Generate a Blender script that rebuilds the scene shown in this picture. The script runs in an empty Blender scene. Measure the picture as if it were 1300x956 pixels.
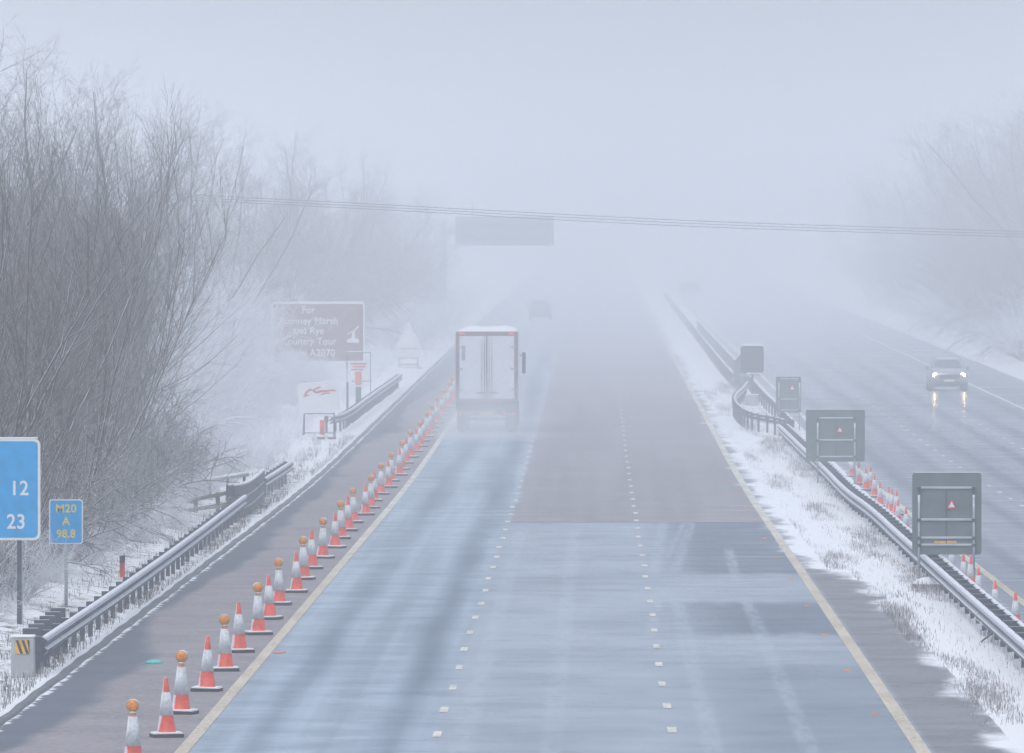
import bpy, bmesh, math, random
from mathutils import Vector, Matrix, Quaternion
R = math.radians
sc = bpy.context.scene
col = sc.collection
F = 13400.0; CX = 755.0; HY = 338.0; CAM = 7.2      # focal length in photo pixels, vanishing point, camera height

def sstep(a, b, x):
    t = max(0.0, min(1.0, (x-a)/(b-a))); return t*t*(3-2*t)
def road_z(s):                                     # long profile of the motorway: level, then a gentle climb
    k = 0.0052
    if s < 310: return 0.0
    if s < 390: return k*(s-310)**2/160.0
    return k*40 + k*(s-390)
def G(x, y, h=0.0):                                # where a point seen at (x, y), h above the road, stands
    lo, hi = 100.0, 2500.0
    for _ in range(60):
        m = (lo+hi)/2
        yy = HY + F*(CAM-road_z(m)-h)/m
        if yy > y: lo = m
        else: hi = m
    return ((x-CX)*lo/F, lo)
def at(x, s): return (x-CX)*s/F

# ------------------------------------------------------------------ materials
class NT:
    def __init__(self, name):
        self.m = bpy.data.materials.new(name); self.m.use_nodes = True
        self.t = self.m.node_tree; self.t.nodes.clear()
        self.out = self.t.nodes.new('ShaderNodeOutputMaterial')
        self._g = None
    def n(self, typ): return self.t.nodes.new(typ)
    def set(self, sock, v):
        if isinstance(v, bpy.types.NodeSocket): self.t.links.new(v, sock)
        elif isinstance(v, (tuple, list)) and len(v) == 3 and sock.type == 'RGBA': sock.default_value = (*v, 1)
        else: sock.default_value = v
    def math(self, op, a, b=0.0, clamp=False):
        n = self.n('ShaderNodeMath'); n.operation = op; n.use_clamp = clamp
        self.set(n.inputs[0], a); self.set(n.inputs[1], b); return n.outputs[0]
    def geo(self):
        if not self._g: self._g = self.n('ShaderNodeNewGeometry')
        return self._g
    def pos(self):
        if not hasattr(self, '_p'):
            s = self.n('ShaderNodeSeparateXYZ'); self.set(s.inputs[0], self.geo().outputs['Position']); self._p = s.outputs
        return self._p
    def normz(self, axis=2):
        if not hasattr(self, '_nz'):
            s = self.n('ShaderNodeSeparateXYZ'); self.set(s.inputs[0], self.geo().outputs['Normal']); self._nz = s.outputs
        return self._nz[axis]
    def noise(self, scale=1.0, detail=3.0, stretch=(1, 1, 1), vec=None, rough=0.5, offs=(0, 0, 0)):
        mp = self.n('ShaderNodeMapping'); mp.inputs['Scale'].default_value = stretch; mp.inputs['Location'].default_value = offs
        self.set(mp.inputs[0], vec if vec is not None else self.geo().outputs['Position'])
        n = self.n('ShaderNodeTexNoise'); n.inputs['Scale'].default_value = scale
        n.inputs['Detail'].default_value = detail; n.inputs['Roughness'].default_value = rough
        self.set(n.inputs['Vector'], mp.outputs[0]); return n.outputs['Fac']
    def rng(self, v, a, b, c=0.0, d=1.0):
        n = self.n('ShaderNodeMapRange'); n.interpolation_type = 'SMOOTHSTEP'
        for i, q in enumerate((v, a, b, c, d)): self.set(n.inputs[i], q)
        return n.outputs[0]
    def mix(self, f, a, b):
        n = self.n('ShaderNodeMix'); n.data_type = 'RGBA'
        self.set(n.inputs[0], f); self.set(n.inputs[6], a); self.set(n.inputs[7], b); return n.outputs[2]
    def band(self, v, a, b, soft):                 # 1 between a and b
        return self.math('MULTIPLY', self.rng(v, a-soft, a+soft), self.rng(v, b-soft, b+soft, 1, 0))
    def mul(self, *a):
        r = a[0]
        for q in a[1:]: r = self.math('MULTIPLY', r, q)
        return r
    def add(self, *a):
        r = a[0]
        for q in a[1:]: r = self.math('ADD', r, q)
        return r
    def bump(self, h, strength=0.3, dist=0.02):
        n = self.n('ShaderNodeBump'); n.inputs['Strength'].default_value = strength; n.inputs['Distance'].default_value = dist
        self.set(n.inputs['Height'], h); return n.outputs[0]
    def wetmix(self, color, gloss_rough, wet, normal):
        d = self.n('ShaderNodeBsdfDiffuse'); self.set(d.inputs['Color'], color); self.set(d.inputs['Normal'], normal)
        b = self.n('ShaderNodeBsdfPrincipled'); self.set(b.inputs['Base Color'], color); self.set(b.inputs['Roughness'], gloss_rough)
        b.inputs['IOR'].default_value = 1.33; self.set(b.inputs['Normal'], normal)
        m = self.n('ShaderNodeMixShader'); self.set(m.inputs[0], wet)
        self.t.links.new(d.outputs[0], m.inputs[1]); self.t.links.new(b.outputs[0], m.inputs[2])
        self.t.links.new(m.outputs[0], self.out.inputs['Surface']); return self.m
    def bsdf(self, color, rough=0.6, metal=0.0, spec=0.5, normal=None, emit=None, estr=0.0, sss=0.0):
        b = self.n('ShaderNodeBsdfPrincipled')
        self.set(b.inputs['Base Color'], color); self.set(b.inputs['Roughness'], rough)
        self.set(b.inputs['Metallic'], metal); self.set(b.inputs['Specular IOR Level'], spec)
        if normal is not None: self.set(b.inputs['Normal'], normal)
        if emit is not None:
            self.set(b.inputs['Emission Color'], emit); b.inputs['Emission Strength'].default_value = estr
        self.t.links.new(b.outputs[0], self.out.inputs['Surface']); return self.m

SNOW = (0.80, 0.83, 0.90)
def simple(name, c, rough=0.55, metal=0.0, var=0.18, scale=6.0, snow=0.0, spec=0.5, up=0.55, windx=0.0, emit=None, estr=0.0, dirt=None):
    """painted / metal surface with uneven tone, grime and, where asked, snow lying on faces that look up"""
    k = NT(name)
    f = k.noise(scale, 4)
    dark = tuple(q*(1-var) for q in c); lite = tuple(min(1, q*(1+var)) for q in c)
    cc = k.mix(k.rng(f, .3, .7), dark, lite)
    if dirt: cc = k.mix(k.mul(k.rng(k.noise(scale*3.1, 5), .45, .75), .6), cc, dirt)
    if snow > 0:
        m = k.rng(k.add(k.normz(), k.mul(k.noise(9.0, 3), .5)), up+.2, up+.45)
        if windx > 0:
            w = k.rng(k.add(k.math('MULTIPLY', k.normz(0), -1.0), k.mul(k.noise(5.0, 4), .9)), 1.25-windx, 1.5-windx)
            m = k.math('MAXIMUM', m, w)
        cc = k.mix(k.mul(m, snow), cc, SNOW)
    return k.bsdf(cc, rough, metal, spec, k.bump(f, .15, .01), emit, estr)

M = {}
M['galv'] = simple('galvanised_steel', (.36, .40, .45), .6, .15, snow=1.0, scale=3)
k = NT('galvanised_barrier_beam')
X, Y, Z = k.pos()
fr = k.math('FRACT', k.math('DIVIDE', Y, 3.2))
seam = k.math('MAXIMUM', k.math('LESS_THAN', fr, .018), k.mul(k.math('LESS_THAN', fr, .07), .25))
n1 = k.noise(1.0, 5, (8, .8, 8), rough=.65); n2 = k.noise(1.0, 2, (.5, .12, .5))
cb = k.mix(k.rng(k.add(k.mul(n1, .6), k.mul(n2, .4)), .36, .62), (.10, .115, .14), (.20, .225, .26))
cb = k.mix(k.mul(seam, .8), cb, (.06, .065, .075))
mk = k.rng(k.add(k.normz(), k.mul(k.noise(1.0, 5, (9, 1.6, 9), rough=.7), .9)), 1.05, 1.25)
M['beam'] = k.bsdf(k.mix(mk, cb, SNOW), .9, .0, .12, k.bump(n1, .3, .01))
M['galv_dark'] = simple('weathered_steel', (.075, .09, .12), .6, .3, snow=.9, scale=3)
M['snow'] = simple('lying_snow', (.85, .87, .91), .7, 0, .04, 3)
M['driftsnow'] = simple('patchy_snow', (.78, .81, .88), .7, 0, .10, 5, dirt=(.45, .48, .52))
M['rubber'] = simple('black_rubber', (.035, .04, .05), .8, snow=.95, up=.5)
M['orange'] = simple('fluorescent_orange_plastic', (.78, .085, .045), .5, dirt=(.38, .12, .10), var=.18, snow=.8, up=.75, windx=.22)
M['sleeve'] = simple('white_reflective_sleeve', (.64, .68, .72), .4, dirt=(.36, .38, .40), var=.12, snow=.9, up=.75, windx=.3)
M['amber'] = simple('amber_lens', (.75, .27, .03), .25, var=.2, scale=20)
M['lampcase'] = simple('lamp_casing', (.45, .30, .12), .5, snow=.9, up=.3)
M['white'] = simple('white_paint', (.75, .77, .80), .5, snow=.5)
M['whitebox'] = simple('white_trailer_panel', (.74, .77, .82), .35, var=.05, scale=.8, snow=.9)
M['maroon'] = simple('dark_red_frame_paint', (.26, .17, .20), .5, snow=.3)
M['chassis'] = simple('dirty_chassis', (.06, .06, .07), .7, snow=.3)
M['redlens'] = simple('lit_tail_lamp', (.6, .03, .03), .3, emit=(1, .10, .08), estr=.5)
M['blue'] = simple('blue_sign_face', (.0, .34, .74), .4, var=.08, spec=.4)
M['yellow'] = simple('yellow_lettering', (.80, .62, .12), .5, var=.05)
M['brown'] = simple('brown_sign_face', (.15, .022, .018), .45, var=.08)
M['signback'] = simple('grey_sign_back', (.135, .18, .195), .55, 0.1, var=.10, scale=2.5, snow=.6)
M['signwhite'] = simple('white_sign_face', (.78, .79, .81), .45, var=.04)
M['signred'] = simple('red_sign_marking', (.60, .05, .06), .5)
M['haz_y'] = simple('hazard_yellow', (.75, .42, .05), .5)
M['black'] = simple('black_face', (.03, .035, .05), .5)
M['concrete'] = simple('pale_concrete', (.42, .44, .46), .8, var=.12, scale=4, snow=.8)
M['phone'] = simple('orange_phone_box', (.80, .14, .05), .45, snow=.9, emit=None)
M['timber'] = simple('weathered_timber', (.12, .11, .11), .8, snow=1.0, up=.35)
M['rustwood'] = simple('reddish_timber', (.22, .10, .09), .8, snow=.9, up=.35)
M['glass'] = simple('dark_glass', (.05, .07, .09), .08, spec=.8)
M['carpaint'] = simple('silver_white_car_paint', (.30, .32, .36), .25, .3, snow=.4, up=.8)
M['cardark'] = simple('dark_car_paint', (.12, .125, .14), .3, .2, snow=.4, up=.8)
M['trim'] = simple('black_trim', (.04, .045, .055), .5)
M['headlight'] = simple('lit_headlamp', (.9, .85, .7), .3, emit=(1, .60, .24), estr=160)
M['teal'] = simple('teal_plastic', (.05, .55, .50), .4)
M['stud'] = simple('amber_road_stud', (.70, .20, .05), .4)
M['sack'] = simple('sandbag_cloth', (.20, .17, .15), .9, snow=1.0, up=.15)
M['cable'] = simple('cable', (.05, .05, .06), .6)
M['screen'] = simple('dark_matrix_face', (.05, .055, .07), .5, snow=.5)

def bark(name, c, lo, hi, sn, wind=.35):
    k = NT(name)
    n = k.noise(14, 3)
    cc = k.mix(k.rng(n, .35, .65), tuple(q*.7 for q in c), tuple(q*1.3 for q in c))
    w = k.add(k.normz(), k.mul(k.normz(0), -wind), k.mul(k.noise(2.2, 3), .8))
    return k.bsdf(k.mix(k.mul(k.rng(w, lo, hi), sn), cc, SNOW), .8, normal=None)
M['bark'] = bark('grey_bark', (.070, .066, .064), .85, 1.25, .88, .75)
M['barktop'] = bark('twig_bark', (.070, .058, .052), 1.02, 1.45, .75, .65)
M['barkfar'] = bark('frosted_bark', (.055, .055, .065), .95, 1.4, .7)
M['barksnow'] = bark('snow_laden_twigs', (.12, .12, .13), -.8, .0, .99)
M['keys'] = simple('ash_key_clusters', (.10, .055, .05), .8, var=.3)
M['stalk'] = bark('frosted_grass_stalks', (.24, .22, .23), .35, 1.05, .80)
M['stalkdark'] = bark('dry_undergrowth', (.10, .09, .09), .40, 1.0, .85)

# road: wet, slushy and dry zones really differ from lane to lane
k = NT('wet_motorway_surface')
X, Y, Z = k.pos()
streak = k.noise(1.0, 6, (.45, .42, 1), rough=.62)            # slush blown across the lanes
streak2 = k.noise(1.0, 4, (.28, .06, 1), rough=.55, offs=(3, 7, 0))
fine = k.noise(1.0, 3, (9, 2.5, 1))
along = k.noise(1.0, 3, (1.6, .012, 1), offs=(9, 1, 0))
big = k.noise(1.0, 3, (.30, .022, 1), offs=(1, 5, 0))
shoulder = k.rng(X, -6.05, -5.98, 1, 0)
lane1 = k.mul(k.rng(X, -6.05, -5.98), k.rng(X, -2.52, -2.35, 1, 0))
rag = k.mul(k.add(k.noise(1.0, 4, (2.2, .3, 1), rough=.7), -.5), 5.5)
redsec = k.mul(k.rng(k.add(X, k.mul(k.add(k.noise(1.0, 3, (1, .25, 1)), -.5), .5)), -2.45, -2.25), k.rng(k.add(Y, rag), 295.6, 298.2), k.rng(X, 4.9, 5.1, 1, 0))
strip = k.rng(X, 4.9, 5.1)
base_near = k.mix(k.rng(k.add(k.mul(streak, .6), k.mul(streak2, .6)), .30, .95), (.27, .31, .37), (.42, .485, .57))
# darker bare panels in lane three and lighter bands between them
xl3 = k.rng(k.add(X, k.mul(k.add(streak2, -.5), 2.0)), 1.0, 3.0)
wob = k.mul(k.add(k.noise(1.0, 4, (1.6, .12, 1), rough=.65), -.5), 7.0)
Yw = k.add(Y, wob)
panel = k.mul(xl3, k.rng(X, 4.75, 4.95, 1, 0), k.mul(k.math('MAXIMUM', k.math('MAXIMUM', k.band(Yw, 247, 400, 2.2), k.band(Yw, 206, 226, 2.5)), k.mul(k.rng(Yw, 194, 186), .6)), k.rng(Y, 297.4, 296.6)))
c = k.mix(k.mul(panel, .66), base_near, (.12, .155, .20))
# scuffed pale tyre streaks dragged along the bare panels
gr = k.rng(k.noise(1.0, 5, (6, .35, 1), rough=.65), .30, .62)
arc = None
for x0, kx, yc, ya, yb, hw in ((3.25, .001, 200, 150, 229, .13), (1.77, 0, 200, 150, 229, .15), (2.30, .017, 272, 248, 298, .12), (1.66, .011, 272, 244, 298, .13), (2.02, .020, 272, 262, 298, .07), (3.3, .006, 250, 242, 270, .12), (1.2, .012, 215, 205, 233, .09), (-.6, .001, 220, 150, 290, .16), (-2.0, .0, 220, 150, 290, .16)):
    q_ = k.math('SUBTRACT', k.add(X, k.mul(k.add(Y, -yc), -kx)), x0)
    b_ = k.mul(k.band(q_, -hw, hw, .07), k.band(Y, ya, yb, 3.0)); arc = b_ if arc is None else k.math('MAXIMUM', arc, b_)
arc = k.mul(arc, gr)
c = k.mix(k.mul(arc, k.rng(streak2, .3, .7, .35, .75)), c, (.42, .48, .56))
# lane one: film of slush with wet wheel tracks
l1x = k.add(X, k.mul(k.add(k.noise(1.0, 2, (.01, .02, 1), offs=(2, 9, 0)), -.5), .8))
trk = k.math('MAXIMUM', k.band(l1x, -5.25, -4.75, .38), k.band(l1x, -3.45, -2.8, .35))
c1 = k.mix(k.rng(k.add(k.mul(streak, .5), k.mul(along, .6)), .36, .78), (.25, .31, .38), (.44, .53, .63))
c1 = k.mix(k.mul(trk, k.rng(big, .30, .62, .25, 1), .72), c1, (.13, .165, .22))
c = k.mix(lane1, c, c1)
red = k.mix(k.rng(k.add(k.mul(streak, .5), k.mul(along, .5)), .35, .65), (.265, .25, .275), (.33, .31, .34))
c = k.mix(k.mul(redsec, .92), c, red)
sh = k.mix(k.rng(k.add(k.mul(streak, .5), k.mul(fine, .5)), .35, .68), (.245, .23, .25), (.35, .33, .35))
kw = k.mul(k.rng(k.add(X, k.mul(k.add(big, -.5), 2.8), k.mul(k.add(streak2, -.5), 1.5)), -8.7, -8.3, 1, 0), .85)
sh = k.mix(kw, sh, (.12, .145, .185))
gnn = k.noise(1.0, 3, (24, 4, 1), rough=.8)
c = k.mix(k.rng(gnn, .5, .8, 0, .30), c, (.10, .12, .15)); c = k.mix(k.rng(gnn, .2, .5, .22, 0), c, (.55, .60, .66))
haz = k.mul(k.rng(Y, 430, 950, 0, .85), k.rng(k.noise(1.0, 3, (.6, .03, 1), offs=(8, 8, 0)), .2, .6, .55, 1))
c = k.mix(haz, c, (.50, .56, .64))       # slush-pale tint growing with distance, fog fade put into the colour
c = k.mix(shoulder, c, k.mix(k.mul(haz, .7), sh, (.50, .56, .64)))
st = k.mix(k.rng(k.add(k.mul(streak, .6), k.mul(fine, .4)), .35, .65), (.21, .215, .24), (.285, .285, .315))
c = k.mix(strip, c, st)
# snow drifted over the strip and its ragged fingers across the edge line
edge = k.add(k.rng(Y, 232, 262, 6.15, 4.95), k.mul(k.add(k.noise(1.0, 5, (.7, .16, 1), rough=.6), -.5), 2.4))
sm = k.mul(k.rng(k.math('SUBTRACT', X, edge), -.25, .35), k.rng(X, 4.2, 4.6))
wisps = k.mul(k.rng(k.noise(1.0, 4, (.20, 1.0, 1), offs=(0, 3, 0)), .56, .74), k.rng(X, 2.2, 5.2), k.band(Y, 225, 330, 14), .8)
thin = k.mul(k.rng(streak, .66, .80), k.rng(k.noise(1.0, 2, (.2, .1, 1), offs=(4, 4, 1)), .45, .65), .55)
snowm = k.math('MAXIMUM', k.math('MAXIMUM', sm, wisps), k.mul(thin, k.rng(X, -9, 5, .5, 1)))
edgeL = k.add(-9.25, k.mul(k.add(k.noise(1.0, 4, (.3, 1.4, 1), offs=(2, 2, 2)), -.5), .5))
snowm = k.math('MAXIMUM', snowm, k.rng(k.math('SUBTRACT', X, edgeL), -.03, .06, 1, 0))
c = k.mix(k.math('MINIMUM', snowm, 1.0), c, (.82, .85, .90))
rgh = k.add(k.rng(k.add(k.mul(streak, .5), k.mul(big, .5)), .38, .62, .22, .42), k.mul(redsec, .15), k.mul(shoulder, .15), k.mul(snowm, .3))
spc = k.math('MULTIPLY', k.add(.5, k.mul(redsec, -.22), k.mul(shoulder, -.15), k.mul(snowm, -.3)), 1.0, True)
slushy = k.rng(k.add(k.mul(streak, .5), k.mul(streak2, .5)), .40, .62)
wet = k.add(.16, k.mul(slushy, .38))
wet = k.mul(wet, k.math('SUBTRACT', 1.0, k.mul(panel, .75)), k.math('SUBTRACT', 1.0, k.mul(redsec, .55)), k.math('SUBTRACT', 1.0, k.mul(shoulder, .45)),
            k.math('SUBTRACT', 1.0, k.mul(trk, lane1, .7)), k.math('SUBTRACT', 1.0, k.mul(strip, .6)), k.math('SUBTRACT', 1.0, k.math('MINIMUM', snowm, 1.0)))
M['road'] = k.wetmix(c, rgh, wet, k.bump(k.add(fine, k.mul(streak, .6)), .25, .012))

k = NT('wet_far_carriageway_surface')
X, Y, Z = k.pos()
streak = k.noise(1.0, 5, (.16, .40, 1), rough=.6, offs=(20, 0, 0))
along = k.noise(1.0, 3, (.7, .008, 1), offs=(3, 1, 0))
fine = k.noise(1.0, 3, (9, 2.5, 1))
c = k.mix(k.rng(k.add(k.mul(streak, .5), k.mul(along, .6)), .42, .68), (.14, .17, .22), (.25, .295, .36))
trk = None
for cx in (10.15, 11.95, 13.75, 15.5, 17.1, 18.8):
    b = k.band(k.add(X, k.mul(k.add(along, -.5), .5)), cx-.28, cx+.28, .22); trk = b if trk is None else k.math('MAXIMUM', trk, b)
c = k.mix(k.mul(trk, .5), c, (.10, .125, .165))
edge = k.add(8.55, k.mul(k.add(k.noise(1.0, 4, (.25, .9, 1)), -.5), .9))
sm = k.rng(k.math('SUBTRACT', X, edge), -.15, .2, 1, 0)
wisps = k.mul(k.rng(k.noise(1.0, 4, (.10, 1.6, 1), offs=(0, 3, 0)), .57, .70), k.band(Y, 262, 345, 20), k.rng(X, 15, 10), .7)
edr = k.add(22.8, k.mul(k.add(k.noise(1.0, 4, (.3, .3, 1)), -.5), .9))
sm = k.math('MAXIMUM', sm, k.rng(k.math('SUBTRACT', X, edr), -.1, .2))
sm = k.math('MAXIMUM', sm, wisps)
c = k.mix(sm, c, (.82, .85, .90))
wet = k.mul(k.rng(streak, .35, .65, .45, .75), k.math('SUBTRACT', 1.0, k.mul(trk, .35)), k.math('SUBTRACT', 1.0, sm))
c = k.mix(k.rng(Y, 480, 950, 0, .8), c, (.50, .56, .64))  # far end paled by distance, haze painted into the road colour
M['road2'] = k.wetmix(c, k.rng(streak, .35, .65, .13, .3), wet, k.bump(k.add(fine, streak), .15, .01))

k = NT('worn_road_paint')
f = k.noise(1.0, 4, (12, 3, 1)); g2 = k.noise(1.0, 3, (.8, .5, 1))
M['paint'] = k.bsdf(k.mix(k.rng(k.add(k.mul(f, .6), k.mul(g2, .4)), .38, .62), (.50, .49, .46), (.78, .77, .72)), .6, 0, .3)
k = NT('yellowed_edge_line_paint')
f = k.noise(1.0, 4, (12, 3, 1)); g2 = k.noise(1.0, 3, (.8, .2, 1))
X, Y, Z = k.pos()
cc = k.mix(k.rng(k.add(k.mul(f, .6), k.mul(g2, .4)), .38, .62), (.44, .39, .30), (.66, .60, .49))
M['paintdirty'] = k.bsdf(k.mix(k.mul(k.rng(k.noise(1.0, 3, (1, .6, 1), offs=(5, 5, 5)), .42, .62), k.rng(Y, 230, 330, 0, .9)), cc, (.74, .77, .82)), .6, 0, .3)

k = NT('snowy_verge')
X, Y, Z = k.pos()
pn = k.noise(1.0, 5, (1.4, .6, 1), rough=.65); pf = k.noise(1.0, 4, (7, 3, 3), rough=.7)
m = k.add(k.mul(pn, .55), k.mul(pf, .5))
# the trampled soil under the near left thicket and barrier is half bare, the far verge is fully white
near = k.mul(k.rng(X, -9.4, -9.8), k.rng(Y, 390, 330))
bare = k.math('MULTIPLY', k.rng(m, k.add(.64, k.mul(near, -.13)), k.add(.76, k.mul(near, -.10)), 0, 1), 1.0)
soil = k.mix(k.rng(pf, .35, .65), (.09, .08, .075), (.13, .15, .07))
cs = k.mix(bare, (.85, .87, .91), soil)
M['ground'] = k.bsdf(cs, .85, 0, .2, k.bump(k.add(pn, pf), .6, .10))
M['kerb'] = simple('dark_wet_kerb', (.10, .11, .13), .5, var=.3, scale=2, snow=0)

# ------------------------------------------------------------------ mesh helpers
class MB:
    def __init__(self): self.v = []; self.f = []; self.mi = []
    def quad_box(self, x0, x1, y0, y1, z0, z1, mi=0, mtx=None):
        b = len(self.v)
        P = [(x0, y0, z0), (x1, y0, z0), (x1, y1, z0), (x0, y1, z0), (x0, y0, z1), (x1, y0, z1), (x1, y1, z1), (x0, y1, z1)]
        if mtx is not None: P = [tuple(mtx @ Vector(p)) for p in P]
        self.v += P
        for q in ((0, 3, 2, 1), (4, 5, 6, 7), (0, 1, 5, 4), (1, 2, 6, 5), (2, 3, 7, 6), (3, 0, 4, 7)):
            self.f.append(tuple(b+i for i in q)); self.mi.append(mi)
        return self
    def tube(self, pts, rads, n=6, mi=0, cap=True):
        base = len(self.v); up = Vector((0, 0, 1)); k = len(pts)
        for i, p in enumerate(pts):
            p = Vector(p)
            d = (Vector(pts[min(i+1, k-1)])-Vector(pts[max(i-1, 0)]))
            if d.length < 1e-9: d = Vector((0, 0, 1))
            d.normalize()
            a = d.cross(up)
            if a.length < .1: a = d.cross(Vector((1, 0, 0)))
            a.normalize(); c2 = d.cross(a)
            r = rads[i] if isinstance(rads, (list, tuple)) else rads
            for j in range(n):
                t = 2*math.pi*j/n
                self.v.append(tuple(p + a*(math.cos(t)*r) + c2*(math.sin(t)*r)))
        for i in range(k-1):
            for j in range(n):
                a0 = base+i*n+j; a1 = base+i*n+(j+1) % n
                self.f.append((a0, a1, a1+n, a0+n)); self.mi.append(mi)
        if cap:
            self.f.append(tuple(base+j for j in range(n))[::-1]); self.mi.append(mi)
            self.f.append(tuple(base+(k-1)*n+j for j in range(n))); self.mi.append(mi)
        return self
    def lathe(self, prof, n=20, c=(0, 0), mi=0):          # prof = [(r, z)...] bottom to top
        base = len(self.v); k = len(prof)
        for r, z in prof:
            for j in range(n):
                t = 2*math.pi*j/n; self.v.append((c[0]+r*math.cos(t), c[1]+r*math.sin(t), z))
        for i in range(k-1):
            for j in range(n):
                a0 = base+i*n+j; a1 = base+i*n+(j+1) % n
                self.f.append((a0, a1, a1+n, a0+n)); self.mi.append(mi)
        self.f.append(tuple(base+j for j in range(n))[::-1]); self.mi.append(mi)
        self.f.append(tuple(base+(k-1)*n+j for j in range(n))); self.mi.append(mi)
        return self
    def loft(self, secs, mi=0, caps=True):
        base = len(self.v); n = len(secs[0])
        for s in secs: self.v += [tuple(p) for p in s]
        for i in range(len(secs)-1):
            for j in range(n):
                a0 = base+i*n+j; a1 = base+i*n+(j+1) % n
                self.f.append((a0, a1, a1+n, a0+n)); self.mi.append(mi)
        if caps:
            self.f.append(tuple(base+j for j in range(n))[::-1]); self.mi.append(mi)
            self.f.append(tuple(base+(len(secs)-1)*n+j for j in range(n))); self.mi.append(mi)
        return self
    def plate(self, w, h, y0, y1, zc=0, xc=0, r=.05, mi=0, n=5):     # rounded-corner board, faces along y
        ring = []
        for (sx, sz, a0) in ((1, 1, 0), (-1, 1, 90), (-1, -1, 180), (1, -1, 270)):
            for i in range(n+1):
                t = R(a0+90*i/n)
                ring.append((xc+sx*(w/2-r)+r*math.cos(t), zc+sz*(h/2-r)+r*math.sin(t)))
        return self.loft([[(x, y0, z) for x, z in ring], [(x, y1, z) for x, z in ring]], mi)
    def build(self, name, mats, parent=None, smooth=False, loc=None, kind=None, bevel=0):
        me = bpy.data.meshes.new(name); me.from_pydata(self.v, [], self.f)
        if not isinstance(mats, (list, tuple)): mats = [mats]
        for m in mats: me.materials.append(m)
        if len(mats) > 1: me.polygons.foreach_set('material_index', self.mi)
        if smooth: me.polygons.foreach_set('use_smooth', [True]*len(me.polygons))
        me.update(); me.validate()
        return link(name, me, parent, loc, kind, bevel)
def link(name, me, parent=None, loc=None, kind=None, bevel=0):
    o = bpy.data.objects.new(name, me); col.objects.link(o)
    if parent is not None: o.parent = parent
    if loc is not None: o.location = loc
    if kind: o['kind'] = kind
    if bevel:
        b = o.modifiers.new('bevel', 'BEVEL'); b.width = bevel; b.segments = 2; b.limit_method = 'ANGLE'
    return o
def tag(o, label, cat, group=None, kind=None):
    o['label'] = label; o['category'] = cat
    if group: o['group'] = group
    if kind: o['kind'] = kind
    return o
def thing(name, label, cat, loc=(0, 0, 0), rz=0.0, group=None):
    o = bpy.data.objects.new(name, None); col.objects.link(o); o.location = loc; o.rotation_euler = (0, 0, rz)
    o.empty_display_size = .2
    return tag(o, label, cat, group)
def dup(root, loc, rz=0.0, label=None, group=None, scale=None):
    r = root.copy(); col.objects.link(r); r.location = loc; r.rotation_euler = (0, 0, rz)
    if label: r['label'] = label
    if group: r['group'] = group
    if scale: r.scale = scale
    for ch in list(root.children):
        c = ch.copy(); col.objects.link(c); c.parent = r
        for g in list(ch.children):
            d = g.copy(); col.objects.link(d); d.parent = c
    return r
def text(name, s, size, mat, parent, loc, align='LEFT', flip=False, sx=1.0, bold=0.0):
    cu = bpy.data.curves.new(name, 'FONT'); cu.body = s; cu.size = size; cu.align_x = align; cu.align_y = 'BOTTOM_BASELINE'
    cu.extrude = .003; cu.offset = bold; cu.space_character = 1.04
    o = bpy.data.objects.new(name, cu); col.objects.link(o)
    bpy.context.view_layer.update()
    me = bpy.data.meshes.new_from_object(o.evaluated_get(bpy.context.evaluated_depsgraph_get()))
    col.objects.unlink(o); bpy.data.objects.remove(o)
    me.transform(Matrix.Diagonal((sx, 1, 1, 1)))
    me.transform(Matrix.Rotation(R(90), 4, 'X'))
    me.materials.clear(); me.materials.append(mat)
    t = link(name, me, parent, loc); return t
ORD = ['first', 'second', 'third', 'fourth', 'fifth', 'sixth', 'seventh', 'eighth', 'ninth', 'tenth', 'eleventh', 'twelfth', 'thirteenth',
       'fourteenth', 'fifteenth', 'sixteenth', 'seventeenth', 'eighteenth', 'nineteenth', 'twentieth']
TENS = {20: 'twenty', 30: 'thirty', 40: 'forty', 50: 'fifty'}
def nth(i):                                        # i from 0
    if i < 20: return ORD[i]
    t = (i+1)//10*10; u = (i+1) % 10
    return (TENS[t][:-1]+'ieth') if u == 0 else TENS[t]+'-'+ORD[u-1]

# ------------------------------------------------------------------ ground, roads, markings
def hnoise(x, y):
    return (math.sin(x*1.7+y*.31)+math.sin(x*.9-y*.83+1.3)+math.sin(x*3.1+y*1.9+.4)*.5+math.sin(x*.4+y*2.7)*.4)/2.9
def verge_h(x, y):                                 # height of the soft ground above the road
    if x < -9.3:
        d = -9.3-x
        h = .07*sstep(0, .25, d) + .35*sstep(.8, 4.0, d) + 2.2*sstep(4.5, 16, d)
        if y > 370: h += .35*sstep(370, 430, y)*sstep(2.2, 6, d)
        return h + .07*hnoise(x*1.6, y*.9)*sstep(.1, .8, d) + .25*hnoise(x*.3, y*.11)*sstep(2, 6, d)
    if 6.2 < x < 8.7:
        return .06*sstep(6.2, 6.9, x)*sstep(8.7, 8.2, x)*(1+.8*hnoise(x*2.2, y*.8))
    if x > 22.9:
        d = x-22.9
        return .08*sstep(0, .3, d)+.5*sstep(.5, 4, d)+2.8*sstep(3, 16, d)+.06*hnoise(x, y*.5)*sstep(.1, .8, d)
    return -.03
def gz(x, y): return road_z(y)+verge_h(x, y)
xs = [-220, -120, -70, -45, -34, -28, -24, -21, -19, -17.5, -16, -15, -14, -13.2, -12.6, -12, -11.5, -11, -10.6, -10.2, -9.9, -9.6, -9.45, -9.3, -9.2, -6, 0, 5, 6.2, 6.35,
      6.6, 6.85, 7.1, 7.35, 7.6, 7.85, 8.1, 8.35, 8.6, 8.75, 12, 16, 20, 22.8, 22.95, 23.2, 23.6, 24.2, 25, 26, 27.5, 30, 34, 40, 50, 70, 120, 220]
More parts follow.
